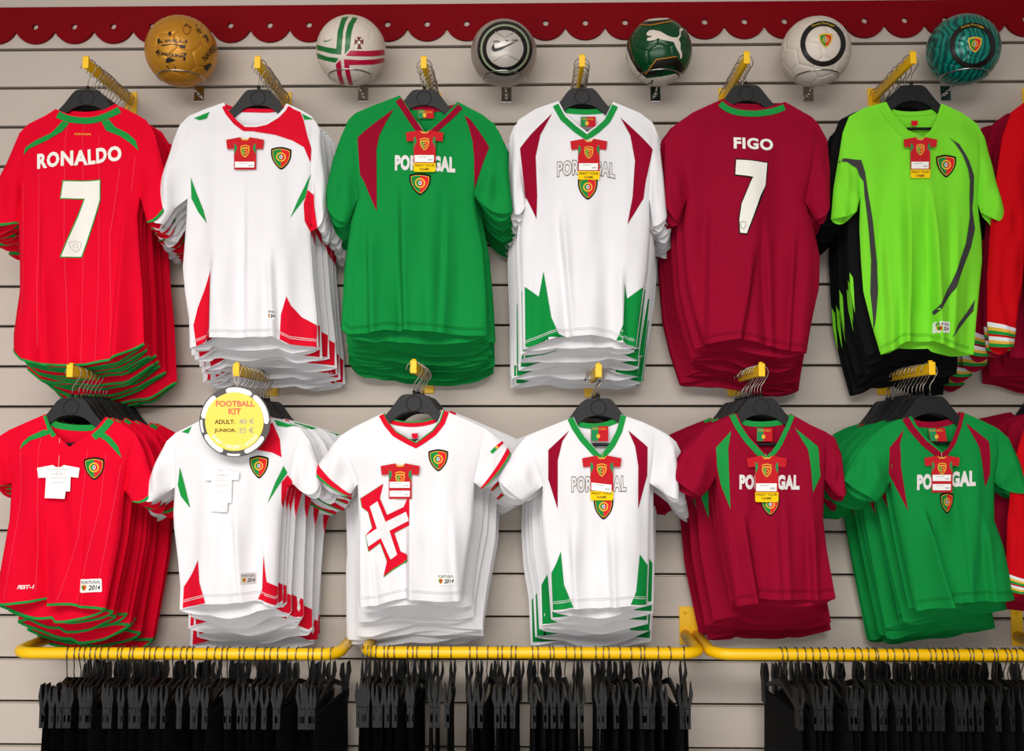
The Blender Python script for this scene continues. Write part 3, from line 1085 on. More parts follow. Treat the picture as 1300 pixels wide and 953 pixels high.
def portugal(sh, root, x0, y0, x1, y1, arch=0.0, dy=0.0, outline=False):
    if outline:
        put(sh, 'word_print', text_px('PORTUGAL', x0, y0, x1, y1, 0.075, dy, arch, space=1.08), PRINTG, root, 0.0018)
        put(sh, 'word_fill', text_px('PORTUGAL', x0 + 0.6, y0 + 1.2, x1 - 0.6, y1 - 1.2, 0.03, dy, arch, space=1.10), PRINTW, root, 0.0026)
    else:
        put(sh, 'word_print', text_px('PORTUGAL', x0, y0, x1, y1, 0.06, dy, arch, space=1.08), PRINTW, root, 0.0018)


class NeckSurf:
    def __init__(s, sh, h):
        s.sh, s.hh = sh, h

    def cell_for(s, c):
        return None

    def at(s, x, y, off):
        return s.sh.loc(x, y, s.hh + off)


def flag_label(sh, root, x0, y0, x1, y1, skew=0.0):
    ns = NeckSurf(sh, 0.007)
    lb = put(ns, 'neck_label', [(x0, y0), (x1, y0), (x1 + skew, y1), (x0 + skew, y1)], CARDR, root, 0.0)
    xm = x0 + (x1 - x0) * 0.42
    put(ns, 'label_green', [(x0 + 0.3, y0 + 0.3), (xm, y0 + 0.3), (xm + skew, y1 - 0.3), (x0 + 0.3 + skew, y1 - 0.3)], CARDG, lb, 0.0006)
    put(ns, 'label_badge', disc(xm + skew * 0.6, y0 + (y1 - y0) * 0.66, 2.4, 2.8, 10), GOLD, lb, 0.0012)
    put(ns, 'label_word', text_px('PORTUGAL', x0 + 2, y0 + 2, x1 - 2, y0 + 4.6, 0.0), GOLD, lb, 0.0012)


def swing_tag(sh, name, box_, label, kind, string_top, tilt=0.0):
    """shirt-shaped card hanging in front of a shirt"""
    x0, y0, x1, y1 = box_
    cx, wd, ht = (x0 + x1) / 2, x1 - x0, y1 - y0
    hm = max(-sh.at(x0 + (x1 - x0) * i / 8, y0 + 2 + (y1 - y0 - 2) * j / 8, 0).y for i in range(9) for j in range(9))
    yy = sh.yf - hm - 0.004
    o = P(cx, y0, yy)
    root = empty(name, o)
    fs = FlatSurf(o, yy)
    tag(root, label, 'swing tag')
    white = kind == 'white'
    card_h = {'full': 0.79, 'plain': 1.0, 'two': 1.0, 'white': 1.0}[kind]
    yb = y0 + ht * card_h
    bw = 0.29 * wd
    sl = y0 + (0.30 if kind != 'plain' else 0.32) * wd
    pts = [(cx - 0.13 * wd, y0), (cx - 0.06 * wd, y0 + 0.05 * wd), (cx + 0.06 * wd, y0 + 0.05 * wd), (cx + 0.13 * wd, y0), (x1, y0 + 0.07 * wd), (x1 - 0.03 * wd, sl), (cx + bw, sl - 0.02 * wd)]
    if white:
        pts += [(cx + bw * 0.95, y0 + ht * 0.78), (cx + bw * 0.6, y0 + ht * 0.78), (cx + bw * 0.5, yb), (cx - bw * 1.1, yb - 1), (cx - bw, sl)]
    else:
        pts += [(cx + bw, yb), (cx - bw, yb), (cx - bw, sl - 0.02 * wd)]
    pts += [(x0 + 0.03 * wd, sl), (x0, y0 + 0.07 * wd)]
    bm = bmesh.new()
    loc2 = [(p.x, p.z) for p in (fs.at(a, b, 0) for a, b in pts)]
    prism(bm, loc2, 0.0, 0.0009)
    bm_obj('card', bm, CARDW if white else CARDR, root)
    if not white:
        put(fs, 'card_neckband', [(cx - 0.13 * wd, y0), (cx - 0.06 * wd, y0 + 0.05 * wd), (cx + 0.06 * wd, y0 + 0.05 * wd), (cx + 0.13 * wd, y0), (cx + 0.07 * wd, y0 + 0.085 * wd), (cx - 0.07 * wd, y0 + 0.085 * wd)], GOLD, root, 0.0004)
        for sg in (-1, 1):
            put(fs, 'card_side_stripe', [(cx + sg * bw * 0.98, y0 + 0.17 * wd), (cx + sg * bw * 0.80, y0 + 0.20 * wd), (cx + sg * bw * 0.72, y0 + 0.30 * wd), (cx + sg * bw * 0.97, y0 + 0.46 * wd)][::sg], CARDG, root, 0.0004)
        put(fs, 'card_word', ring_art(cx, y0 + 0.42 * wd, 0.19 * wd, 0.215 * wd, 8, 1.0, math.radians(232), math.radians(308)), GOLD, root, 0.0004)
        crest(fs, root, cx, y0 + 0.40 * wd, 0.24 * wd, 0.27 * wd, 0.0004, GOLD, True)
        st_y = y0 + (0.60 if kind == 'full' else 0.70) * ht if kind != 'two' else y0 + 0.52 * ht
        hs = 0.17 * ht
        rows = [st_y] if kind != 'two' else [st_y, st_y + 0.25 * ht]
        if kind == 'plain':
            rows, hs = [y0 + 0.76 * ht], 0.18 * ht
        for r_ in rows:
            sk = tilt
            stk = put(fs, 'price_sticker', [(cx - bw * 0.92, r_), (cx + bw * 0.86, r_ + sk), (cx + bw * 0.84, r_ + hs + sk), (cx - bw * 0.92, r_ + hs)], CARDW, root, 0.0026)
            put(fs, 'sticker_print', [(cx - bw * 0.6, r_ + hs * 0.2), (cx + bw * 0.2, r_ + hs * 0.2 + sk * 0.6), (cx + bw * 0.2, r_ + hs * 0.3 + sk * 0.6), (cx - bw * 0.6, r_ + hs * 0.3)], PRINTS, stk, 0.0032)
            put(fs, 'sticker_price', [(cx + bw * 0.3, r_ + hs * 0.52 + sk * .7), (cx + bw * 0.72, r_ + hs * 0.52 + sk * .9), (cx + bw * 0.72, r_ + hs * 0.75 + sk * .9), (cx + bw * 0.3, r_ + hs * 0.75 + sk * .7)], PRINTS, stk, 0.0032)
        if kind == 'full':
            ya = y0 + ht * 0.79
            yl = put(fs, 'yellow_slip', [(cx - bw, ya), (cx + bw, ya), (cx + bw, y1 - 1.5), (cx + bw - 1.5, y1), (cx - bw + 1.5, y1), (cx - bw, y1 - 1.5)], CARDY, root, 0.0012)
            put(fs, 'slip_line', text_px('PRINT YOUR', cx - bw * 0.9, ya + 1.4, cx + bw * 0.9, ya + 4.6, 0.01), BROWN, yl, 0.0018)
            put(fs, 'slip_line', text_px('NAME', cx - bw * 0.42, ya + 6.2, cx + bw * 0.42, ya + 9.4, 0.01), BROWN, yl, 0.0018)
    else:
        for k in range(4):
            yv = y0 + ht * (0.12 + 0.13 * k)
            hw = (0.42, 0.18, 0.2, 0.16)[k] * wd * (1 if k else 0.5)
            put(fs, 'card_line', [(cx - hw, yv), (cx + hw, yv), (cx + hw, yv + 0.8), (cx - hw, yv + 0.8)], PRINTS, root, 0.0004)
        put(fs, 'card_badge', ring_art(cx, y0 + 0.2 * wd, 2.6, 3.2, 14), PRINTS, root, 0.0004)
    if string_top:
        a = sh.at(string_top[0], string_top[1], 0.0015) + sh.O - o
        bm = bmesh.new()
        b = fs.at(cx, y0 + 0.05 * wd + 1.5, 0.001)
        tube(bm, [a, a.lerp(b, 0.5) + Vector((0, 0.002, 0)), b], 0.0006, 5)
        bm_obj('string', bm, STRING, root)
    return root


hanger0 = make_hanger()
hang_used = [False]


def hanger(loc, rz, label, group):
    if not hang_used[0]:
        o = hanger0
        hang_used[0] = True
    else:
        o = copy_tree(hanger0)
    o.location = loc
    o.rotation_euler = (0, 0, rz)
    tag(o, label, 'hanger', group)


TIP = dict(U1=(109, 80), U2=(327, 80), U3=(538, 80), U4=(739, 78), U5=(948, 74), U6=(1159, 74), U7=(1378, 74),
           L1=(89, 471), L2=(300, 470), L3=(525, 466), L4=(760, 471), L5=(967, 470), L6=(1183, 468), L7=(1396, 467))
COUNT = dict(U1=13, U2=15, U3=14, U4=14, U5=12, U6=8, U7=6, L1=13, L2=13, L3=7, L4=8, L5=11, L6=12, L7=6)
WHAT = dict(U1='adult red shirt with white number 7 and green collar on its back',
            U2='adult white shirt with red yoke and badge on the chest',
            U3='adult green shirt with burgundy shoulder panels and word across the chest',
            U4='adult white shirt with burgundy shoulder panels and green hem corners',
            U5='adult burgundy shirt with white number 7 and green collar on its back',
            U6='lime green goalkeeper shirt with charcoal side swooshes',
            U7='bright red long sleeved jacket with striped cuffs beside the lime shirt',
            L1='junior red shirt with green collar and blank white tag',
            L2='junior white shirt with red hem corners under the round price sign',
            L3='junior white shirt with red cross print and red cuffs',
            L4='junior white shirt with green collar and burgundy shoulder panels',
            L5='junior burgundy shirt with green collar and green shoulder panels',
            L6='junior green shirt with burgundy collar and shoulder panels',
            L7='bright red long sleeved jacket with striped cuffs beside the junior green shirts')
SHORT = dict(U1='red number 7 shirt', U2='adult red-yoked white shirt', U3='adult green shirt', U4='adult green-cornered white shirt',
             U5='burgundy number 7 shirt', U6='lime shirt', U7='upper red jacket', L1='junior red shirt', L2='round price sign',
             L3='red cross shirt', L4='junior green-collared white shirt', L5='junior burgundy shirt', L6='junior green shirt', L7='lower red jacket')
BACKWHAT = dict(U1='red shirt with green hem binding', U2='white shirt with red hem corners', U3='plain green shirt', U4='white shirt with green hem corners',
                U5='plain burgundy shirt', U6='black goalkeeper shirt with lime side darts', U7='dark burgundy jacket with striped cuffs', L1='small red shirt with green hem binding',
                L2='small white shirt with red hem corners', L3='small white shirt with red cuff bands', L4='small white shirt with green hem corners',
                L5='small burgundy shirt', L6='small green shirt', L7='dark burgundy jacket with striped cuffs')
GROW = dict(U1=.02, U2=.12, U3=.05, U4=.22, U5=.18, U6=.05, U7=.08, L1=.15, L2=.38, L3=.42, L4=.38, L5=.38, L6=.25, L7=.10)
SHIRTS = {}
for key, sp in S.items():
    jacket = key in ('U7', 'L7')
    yf = YF if key[0] == 'U' else YFL
    arm = make_arm('display_arm', TIP[key], yf)
    tag(arm, 'yellow display arm on the slat wall holding the ' + SHORT[key] + ' stack', 'display arm')
    sh = Shirt(sp, (sum(map(ord, key)) % 17) + 1, False, yf)
    root = sh.build('jacket' if jacket else 'football_shirt')
    tag(root, WHAT[key], 'jacket' if jacket else 'shirt')
    SHIRTS[key] = (sh, root)
    yaw0 = 0.0
    hz = sh.O.copy()
    # the arm sits inside the hook; hangers stand on the arm's line
    tc = P(TIP[key][0], TIP[key][1], yf - 0.02)
    hang_z = tc.z - 31 * PXM - 0.0045
    hanger((tc.x, yf, hang_z), yaw0, 'black plastic hanger with wire hook at the front, by the ' + SHORT[key], None)
    # the shirts behind
    spb = dict(sp)
    spb['panels'] = list(sp.get('panels', ()))
    if key == 'U6':
        spb.update(body=JET, collar=JET, panels=[(nm, pts, LIME) for nm, pts, _ in sp['panels'][1:]] + [('lime_dart', [(1094, 340), (1100, 350), (1104, 400), (1112, 430), (1100, 410)], LIME)])
    if jacket:
        spb.update(body=BURG, collar=BURG)
    protos = []
    n = COUNT[key] - 1
    rnd = random.Random(sum(map(ord, key)))
    up = key[0] == 'U'
    depth = -yf - 0.055 if key != 'L3' else 0.24
    grow_h, grow_w = 0.12 if up else 0.25, GROW[key]
    if jacket:
        grow_h = 0.12
    for i in range(n):
        t = (i + 1) / n
        if len(protos) < min(5, n):
            s2 = Shirt(spb, 31 + len(protos) * 7 + (sum(map(ord, key)) % 11), True, yf)
            r2 = s2.build('jacket' if jacket else 'football_shirt')
            protos.append(r2)
        else:
            r2 = copy_tree(protos[rnd.randrange(5)])
        r2.location = (sh.O.x + rnd.uniform(-0.012, 0.012), yf + 0.016 + depth * t, sh.O.z + rnd.uniform(-0.004, 0.003))
        g = min(1.0, math.floor(t * 4.99) / 4) + rnd.uniform(-0.07, 0.07)      # sizes run up towards the wall
        r2.scale = (1 + grow_w * g, 1, 1 + grow_h * g)
        rz = rnd.uniform(-0.06, 0.06)
        r2.rotation_euler = (0, rnd.uniform(-0.02, 0.02), rz)
        tag(r2, BACKWHAT[key] + ' stacked behind the ' + SHORT[key], 'jacket' if jacket else 'shirt', 'garments stacked behind the ' + SHORT[key])
        hanger((tc.x + rnd.uniform(-0.002, 0.002), yf + 0.016 + depth * t, hang_z + rnd.uniform(-0.0015, 0.001)), rz + rnd.uniform(-0.03, 0.03),
               'black plastic hanger with wire hook in the row behind the ' + SHORT[key], 'hangers on the arm of the ' + SHORT[key])

# ---- stitched hems
STITCH = {id(WHITE): cloth('stitch_grey', (226, 224, 226)), id(GREEN): cloth('stitch_green', (12, 126, 56)), id(BURG): cloth('stitch_burgundy', (136, 4, 38)), id(LIME): cloth('stitch_lime', (100, 190, 40))}
for key in ('U2', 'U3', 'U4', 'U5', 'U6', 'L2', 'L3', 'L4', 'L5', 'L6'):
    sh, r = SHIRTS[key]
    hm = S[key]['hem']
    for dy in (9.0, 11.2):
        ln = [(x + (2 if i == 0 else -2 if i == len(hm) - 1 else 0), y - dy) for i, (x, y) in enumerate(hm)]
        put(sh, 'hem_stitch', ln + [(x, y + 0.7) for x, y in reversed(ln)], STITCH[id(S[key]['body'])], r, 0.0026)

# ---- prints, badges and tags of the foremost shirts
SEVEN1 = [(83, 231.4), (127, 229), (126.5, 253.5), (101.5, 325), (80, 326.5), (107, 251.5), (80, 252.7)]
SEVEN5 = [(933.6, 204), (973.4, 207.6), (971, 236), (964, 250), (946, 298), (938, 297), (937, 280), (940, 260), (952, 231), (954.6, 226.5), (932.6, 222.4)]
sh, r = SHIRTS['U1']
put(sh, 'number_edge', [(81.6, 230), (128.2, 227.7), (127.8, 254), (102.3, 326.3), (78, 327.8), (105, 252.8), (78.6, 254)], TRIM, r, 0.0018)
put(sh, 'back_number', SEVEN1, CREAM, r, 0.0026)
put(sh, 'number_badge', [*shield(95.5, 313, 13, 14)], PRINTS, r, 0.0032)
put(sh, 'number_badge_fill', [*shield(95.5, 313, 11, 12)], CREAM, r, 0.0038)
put(sh, 'number_badge_disc', ring_art(95.5, 312, 2.2, 2.9, 12), PRINTS, r, 0.0044)
put(sh, 'back_name', text_px('RONALDO', 48.5, 196, 155, 215.5, 0.045, -10.5, space=1.12), CREAM, r, 0.0022)
put(sh, 'neck_word', text_px('PORTUGAL', 95, 169, 116, 171.6, 0.02), GOLD, r, 0.0022)
sh, r = SHIRTS['U5']
put(sh, 'number_edge', [(932.4, 202.4), (975, 206.4), (972.3, 236.4), (946.8, 299.6), (936.8, 298.4), (935.6, 280), (938.8, 259.6), (952, 228), (931.4, 223.6)], INK, r, 0.0018)
put(sh, 'back_number', SEVEN5, CREAM, r, 0.0026)
put(sh, 'number_badge', shield(941.5, 288, 7.5, 10), PRINTG, r, 0.0032)
put(sh, 'number_badge_fill', shield(941.5, 288, 6.2, 8.4), CREAM, r, 0.0038)
put(sh, 'back_name', text_px('FIGO', 930.6, 175, 981, 190, 0.04, 2.0, space=1.1), CREAM, r, 0.0022)
for key in ('U1', 'L1'):
    sh, r = SHIRTS[key]
    for a in S[key]['pins']:
        put(sh, 'pinstripe', pin(*a), REDL, r, 0.0012)

BADGE = dict(U2=(358, 202, 25, 29), U3=(534, 235, 27, 28), U4=(746, 240, 25, 29), U6=(1199, 212, 26, 29), L1=(121, 594.5, 26, 29), L2=(330, 592.5, 24, 29),
             L3=(556.6, 584, 25, 28), L4=(766, 644, 25, 30), L5=(977, 641, 23, 27), L6=(1201, 638, 21, 27))
for key, b in BADGE.items():
    sh, r = SHIRTS[key]
    crest(sh, r, *b, off=0.002)
portugal(*SHIRTS['U3'], 502, 198, 578, 218, 0, 1.5)
portugal(*SHIRTS['U4'], 707, 202, 781, 222, 3, 2.5, True)
portugal(*SHIRTS['L4'], 725, 604, 795, 625, 0, -1, True)
portugal(*SHIRTS['L5'], 938, 602, 1014, 621, 0, 0.5)
portugal(*SHIRTS['L6'], 1162, 602, 1236, 622, 0, -5.5)
for key, b in dict(U3=(531, 140, 551, 151), U4=(737, 149, 756, 162), L4=(750, 541, 772, 560), L5=(960, 543, 980, 560), L6=(1177, 543, 1198, 560)).items():
    flag_label(*SHIRTS[key], *b, skew=3 if key == 'L6' else 0)
for key, b in dict(L1=(101, 735, 127, 752), L2=(307, 727, 324, 741), L3=(555, 727, 578, 742), U6=(1183, 409.5, 1202, 423.5), U2=(343, 394, 352, 407)).items():
    draw_2014(*SHIRTS[key], *b, grey=(key == 'L2'))
sh, r = SHIRTS['L1']
put(sh, 'size_print', text_px('FEST-1', 24, 742, 42, 747, 0.03, slant=1.5), CARDW, r, 0.002)
sh, r = SHIRTS['L3']
CROSS = [(457, 633), (487, 614), (482.5, 632), (492, 653), (513, 643), (517, 634), (520.4, 630), (520.4, 666), (501, 676), (508, 700), (517, 704), (517, 711), (499, 722), (486, 732), (491, 712), (482, 689), (467.6, 700), (464, 679), (472, 670), (467, 650), (459, 644)]
CIN = [(469, 643), (479, 636), (490, 662), (516, 649), (520, 660), (495, 673), (504, 704), (496, 710), (483, 683), (467, 694), (464, 680), (478, 671)]
cxm, cym = 492, 672
put(sh, 'cross_edge', [(cxm + (x - cxm) * 1.025, cym + (y - cym) * 1.02 + 0.6) if x < 518 else (x, y) for x, y in CROSS], TRIM, r, 0.0016)
put(sh, 'cross_print', CROSS, CRIM, r, 0.0022)
put(sh, 'cross_centre', CIN, WHITE, r, 0.0028)
fp = put(sh, 'sleeve_flag', [(622, 573), (625, 576), (632, 569), (629, 566)], TRIM, r, 0.002)
put(sh, 'sleeve_flag_red', [(629, 566), (632, 569), (639.5, 562), (637, 559.5)], CRIM, r, 0.002)
put(sh, 'sleeve_flag_badge', disc(630.5, 567.5, 1.9), GOLD, r, 0.0026)
for key, z in (('L3', (527, 552)), ('U6', (1160, 156))):
    sh, r = SHIRTS[key]
    ns = NeckSurf(sh, 0.006)
    put(ns, 'neck_mark', [(z[0] - 4, z[1] - 2), (z[0] + 4, z[1] - 2), (z[0] + 4, z[1] + 3), (z[0], z[1] + 5), (z[0] - 4, z[1] + 3)], CRIM, r, 0.0)

swing_tag(SHIRTS['U2'][0], 'swing_tag', (287, 174, 335, 215), 'red shirt-shaped card tag with one white sticker on the adult white shirt with red yoke', 'plain', None)
swing_tag(SHIRTS['U3'][0], 'swing_tag', (515, 165, 563, 218), 'red shirt-shaped card tag with yellow slip on the adult green shirt', 'full', (540, 150))
swing_tag(SHIRTS['U4'][0], 'swing_tag', (724, 176, 771, 228), 'red shirt-shaped card tag with yellow slip on the adult green-cornered white shirt', 'full', (746, 172))
swing_tag(SHIRTS['U6'][0], 'swing_tag', (1147, 174, 1190, 226), 'red shirt-shaped card tag with yellow slip on the lime green shirt', 'full', (1166, 171))
swing_tag(SHIRTS['L1'][0], 'swing_tag', (47, 590, 101, 633), 'blank white shirt-shaped card tag on the junior red shirt', 'white', (79, 552))
swing_tag(SHIRTS['L2'][0], 'swing_tag', (259, 596, 304, 650), 'white shirt-shaped card tag on the junior white shirt under the round sign', 'white', None)
swing_tag(SHIRTS['L3'][0], 'swing_tag', (483, 588, 533, 633), 'red shirt-shaped card tag with two stickers above the red cross print', 'two', None)
swing_tag(SHIRTS['L4'][0], 'swing_tag', (739, 578, 789, 635), 'red shirt-shaped card tag with yellow slip on the junior white shirt with green collar', 'full', (763, 574), 3.0)
swing_tag(SHIRTS['L5'][0], 'swing_tag', (948, 578, 999, 637), 'red shirt-shaped card tag with yellow slip on the junior burgundy shirt', 'full', (973, 576))
swing_tag(SHIRTS['L6'][0], 'swing_tag', (1173.5, 578, 1218.5, 625), 'red shirt-shaped card tag with two stickers on the junior green shirt', 'two', (1194, 574))

# ------------------------------------------------------------------ round price sign
yy = YFL - 0.085
SCX, SCY, SR = 298, 535, 45
o = P(SCX, SCY, yy)
sign = empty('price_sign', o)
tag(sign, 'round football-patterned card sign with yellow middle and kit prices hanging on a string', 'sign')
fs = FlatSurf(o, yy)
bm = bmesh.new()
prism(bm, [(p.x, p.z) for p in (fs.at(a, b, 0) for a, b in disc(SCX, SCY, SR, SR, 48))], 0.0, 0.003)
bm_obj('card', bm, mat('sign_dark', (70, 66, 62), 0.5), sign)
for a0, a1, r0, r1 in ((-106, -58, 37, 43.5), (-54, 4, 37, 43.5), (28, 72, 37.5, 43.5), (80, 104, 41, 43.8), (112, 156, 37.5, 43.5), (160, 184, 41, 43.8), (186, 232, 37, 43.5)):
    n_ = 10
    arcs = [math.radians(a0 + (a1 - a0) * k / n_) for k in range(n_ + 1)]
    pts = [(SCX + (r1 - (1.6 if k in (0, n_) else 0)) * math.cos(a), SCY + (r1 - (1.6 if k in (0, n_) else 0)) * math.sin(a)) for k, a in enumerate(arcs)]
    pts += [(SCX + (r0 + (1.0 if k in (0, n_) else 0)) * math.cos(a), SCY + (r0 + (1.0 if k in (0, n_) else 0)) * math.sin(a)) for k, a in reversed(list(enumerate(arcs)))]
    put(fs, 'white_patch', pts, CARDW, sign, 0.0005)
put(fs, 'yellow_disc', disc(SCX - 0.5, SCY, 37.2, 37.2, 40), PAPERY, sign, 0.001)
put(fs, 'heading_line', text_px('FOOTBALL', 274, 508.5, 323, 516, 0.035), PINK, sign, 0.0016)
put(fs, 'heading_line', text_px('KIT', 290, 518, 306, 526, 0.035), PINK, sign, 0.0016)
put(fs, 'price_word', text_px('ADULT:', 272.5, 532.5, 298, 538.2, 0.02), BROWN, sign, 0.0016)
put(fs, 'price_word', text_px('JUNIOR:', 272, 543.8, 299.5, 549.6, 0.02), BROWN, sign, 0.0016)
put(fs, 'price_figure', text_px('40 €', 303, 531, 322.5, 538, 0.02), PGREY, sign, 0.0016)
put(fs, 'price_figure', text_px('35 €', 303, 542.2, 322.5, 549.6, 0.02), PGREY, sign, 0.0016)
wv, wf = text2d('SHIRT • SHORT • SOCKS', 0.02)
put(fs, 'curved_word', ([(SCX + (30.2 + 4.4 * b) * math.cos(math.radians(148 - 116 * a)), SCY + (30.2 + 4.4 * b) * math.sin(math.radians(148 - 116 * a))) for a, b in wv], wf), CARDW, sign, 0.0016)
bm = bmesh.new()
tipw = P(300, 470, YFL - 0.02) - o
h0 = fs.at(SCX + 3, SCY - 41, 0.001)
for sg in (-1, 1):
    tube(bm, [h0, h0.lerp(Vector((tipw.x + sg * 0.011, tipw.y - 0.004, tipw.z)), 0.6), Vector((tipw.x + sg * 0.0125, tipw.y + 0.004, tipw.z)), Vector((tipw.x + sg * 0.0125, tipw.y + 0.02, tipw.z + 0.02))], 0.0009, 6)
bm_obj('string', bm, STRING, sign)

# ------------------------------------------------------------------ footballs on their wall rings
YB = -0.155
PHI = (1 + 5 ** 0.5) / 2
IV = [Vector(v).normalized() for v in [(-1, PHI, 0), (1, PHI, 0), (-1, -PHI, 0), (1, -PHI, 0), (0, -1, PHI), (0, 1, PHI), (0, -1, -PHI), (0, 1, -PHI), (PHI, 0, -1), (PHI, 0, 1), (-PHI, 0, -1), (-PHI, 0, 1)]]
IF = [(0, 11, 5), (0, 5, 1), (0, 1, 7), (0, 7, 10), (0, 10, 11), (1, 5, 9), (5, 11, 4), (11, 10, 2), (10, 7, 6), (7, 1, 8), (3, 9, 4), (3, 4, 2), (3, 2, 6), (3, 6, 8), (3, 8, 9), (4, 9, 5), (2, 4, 11), (6, 2, 10), (8, 6, 7), (9, 8, 1)]


def ball_panels():
    out = []
    for i, v in enumerate(IV):
        nb = [j for j in range(12) if j != i and (IV[j] - v).length < 1.1]
        x = (IV[nb[0]] - v).cross(v).normalized()
        yv = v.cross(x)
        nb.sort(key=lambda j: math.atan2((IV[j] - v).dot(yv), (IV[j] - v).dot(x)))
        out.append([v * 2 / 3 + IV[j] / 3 for j in nb])
    for f in IF:
        pts = []
        for a, b in ((0, 1), (1, 2), (2, 0)):
            pts += [IV[f[a]] * 2 / 3 + IV[f[b]] / 3, IV[f[a]] / 3 + IV[f[b]] * 2 / 3]
        out.append(pts)
    return out


PANELS = ball_panels()


def make_ball(cx, cy, rpx, material, label, rot, mats=None, groove=0.0018):
    c = P(cx, cy, YB)
    R_ = (P(cx + rpx, cy, YB) - P(cx - rpx, cy, YB)).length / 2 * 0.985
    root = empty('football', c)
    tag(root, label, 'football', None)
    rm = Euler(rot).to_matrix()
    radii = [0.0, 0.35, 0.7, 0.90, 1.0]
    dip = [0, 0, 0, 0.12, 1.0]
    for pi, pn in enumerate(PANELS):
        ctr = sum(pn, Vector()) / len(pn)
        edge = []
        for a, b in zip(pn, pn[1:] + pn[:1]):
            edge += [a.lerp(b, k / 4) for k in range(4)]
        m = len(edge)
        vs2 = [rm @ (ctr.normalized() * R_)]
        for r_, d in zip(radii[1:], dip[1:]):
            for e in edge:
                vs2.append(rm @ (ctr.lerp(e, r_).normalized() * (R_ - groove * d)))
        fs2 = [(0, 1 + i, 1 + (i + 1) % m) for i in range(m)]
        for k in range(3):
            for i in range(m):
                a, b = 1 + k * m + i, 1 + k * m + (i + 1) % m
                fs2.append((a, a + m, b + m, b))
        q = vs2[1] - vs2[0]
        n_ = q.cross(vs2[2] - vs2[0])
        if n_.dot(vs2[0]) < 0:
            fs2 = [f[::-1] for f in fs2]
        mm = mats(pi, (rm @ ctr).normalized()) if mats else material
        mesh_obj('panel', vs2, fs2, mm, root)
    return root, BallSurf(c, R_), c, R_


def make_stand(c, R_, plate_x, plate_y, label):
    pl = P(plate_x, plate_y, 0)
    root = empty('ball_stand', (pl.x, 0, pl.z))
    tag(root, label, 'ball stand')
    o = Vector((pl.x, 0, pl.z))
    rr, dz = R_ * 0.64, -R_ * 0.775
    bm = bmesh.new()
    tube(bm, [Vector((c.x + rr * math.cos(a), c.y + rr * math.sin(a), c.z + dz)) - o for a in [2 * math.pi * k / 40 for k in range(40)]], 0.0024, 8, True)
    bm_obj('ring', bm, CHROME, root, True)
    bm = bmesh.new()
    a = Vector((c.x + (pl.x - c.x) * 0.5, c.y + math.sqrt(max(0, rr * rr - ((pl.x - c.x) * 0.5) ** 2)), c.z + dz)) - o
    tube(bm, [a, (a.x * 0.3, -0.03, a.z * 0.55), (0, -0.012, 0.004), (0, -0.004, -0.004)], 0.0026, 8)
    bm_obj('stem', bm, CHROME, root, True)
    bm = bmesh.new()
    box(bm, (0, -0.002, -0.002), (0.033, 0.004, 0.050), 0.001)
    bm_obj('wall_plate', bm, CHROME, root)
    bm = bmesh.new()
    bmesh.ops.create_uvsphere(bm, u_segments=12, v_segments=8, radius=0.007, matrix=Matrix.Translation((0, -0.006, -0.004)))
    bm_obj('screw', bm, CHROME, root, True)


BGOLD = mat('ball_gold', (205, 142, 38), 0.36, 0.35, 'leather')
BWHITE = mat('ball_white', (226, 214, 200), 0.33, 0, 'leather')
BSILV = mat('ball_silver', (168, 158, 148), 0.3, 0.35, 'leather')
BGREEN = mat('ball_green', (8, 70, 36), 0.22, 0.1, 'leather')
BTEAL = mat('ball_teal', (14, 140, 122), 0.2, 0.15, 'teal')
BINK = mat('ball_ink', (26, 22, 20), 0.3)
BORANGE = mat('ball_orange', (205, 130, 30), 0.4)
BGRN = mat('ball_green_print', (20, 112, 50), 0.35)
BRED = mat('ball_red_print', (184, 10, 58), 0.35)
BSAGE = mat('ball_sage', (150, 165, 135), 0.35)
BYEL = mat('ball_yellow_print', (225, 190, 40), 0.4)
BBROWN = mat('ball_brown_print', (120, 44, 26), 0.4)


def bx(ox, oy):
    k = 115 / 953.0
    return lambda pts: [(ox + x * k, oy + y * k) for x, y in pts]


# 1 gold ball
q = bx(175, 15)
root, bs, c, R_ = make_ball(230.5, 65.5, 45, BGOLD, 'metallic gold football with black scroll lettering on a wall ring', (0.3, 0.2, 0.5))
make_stand(c, R_, 253, 119, 'chrome ring stand under the gold football')
V_, F_ = text2d('A SELEÇÃO', 0.03)
put(bs, 'scroll_word', ([(q([(225 + 285 * a, 300 + 40 * b - 22 * math.sin(math.pi * a) + 8 * a)])[0]) for a, b in V_], F_), BINK, root, 0.0014)
V_, F_ = text2d('DAS QUINAS', 0.03)
put(bs, 'scroll_word', ([(q([(222 + 280 * a, 420 + 42 * b + 34 * a)])[0]) for a, b in V_], F_), BINK, root, 0.0014)
V_, F_ = text2d('NAVEG', 0.02)
put(bs, 'side_word', ([(q([(672 + 130 * a + 40 * b, 475 - 135 * a + 50 * b)])[0]) for a, b in V_], F_), BINK, root, 0.0014)
V_, F_ = text2d('05', 0.02)
put(bs, 'year_mark', ([(q([(612 + 50 * a + 14 * b, 168 + 14 * a + 46 * b)])[0]) for a, b in V_], F_), BINK, root, 0.0014)
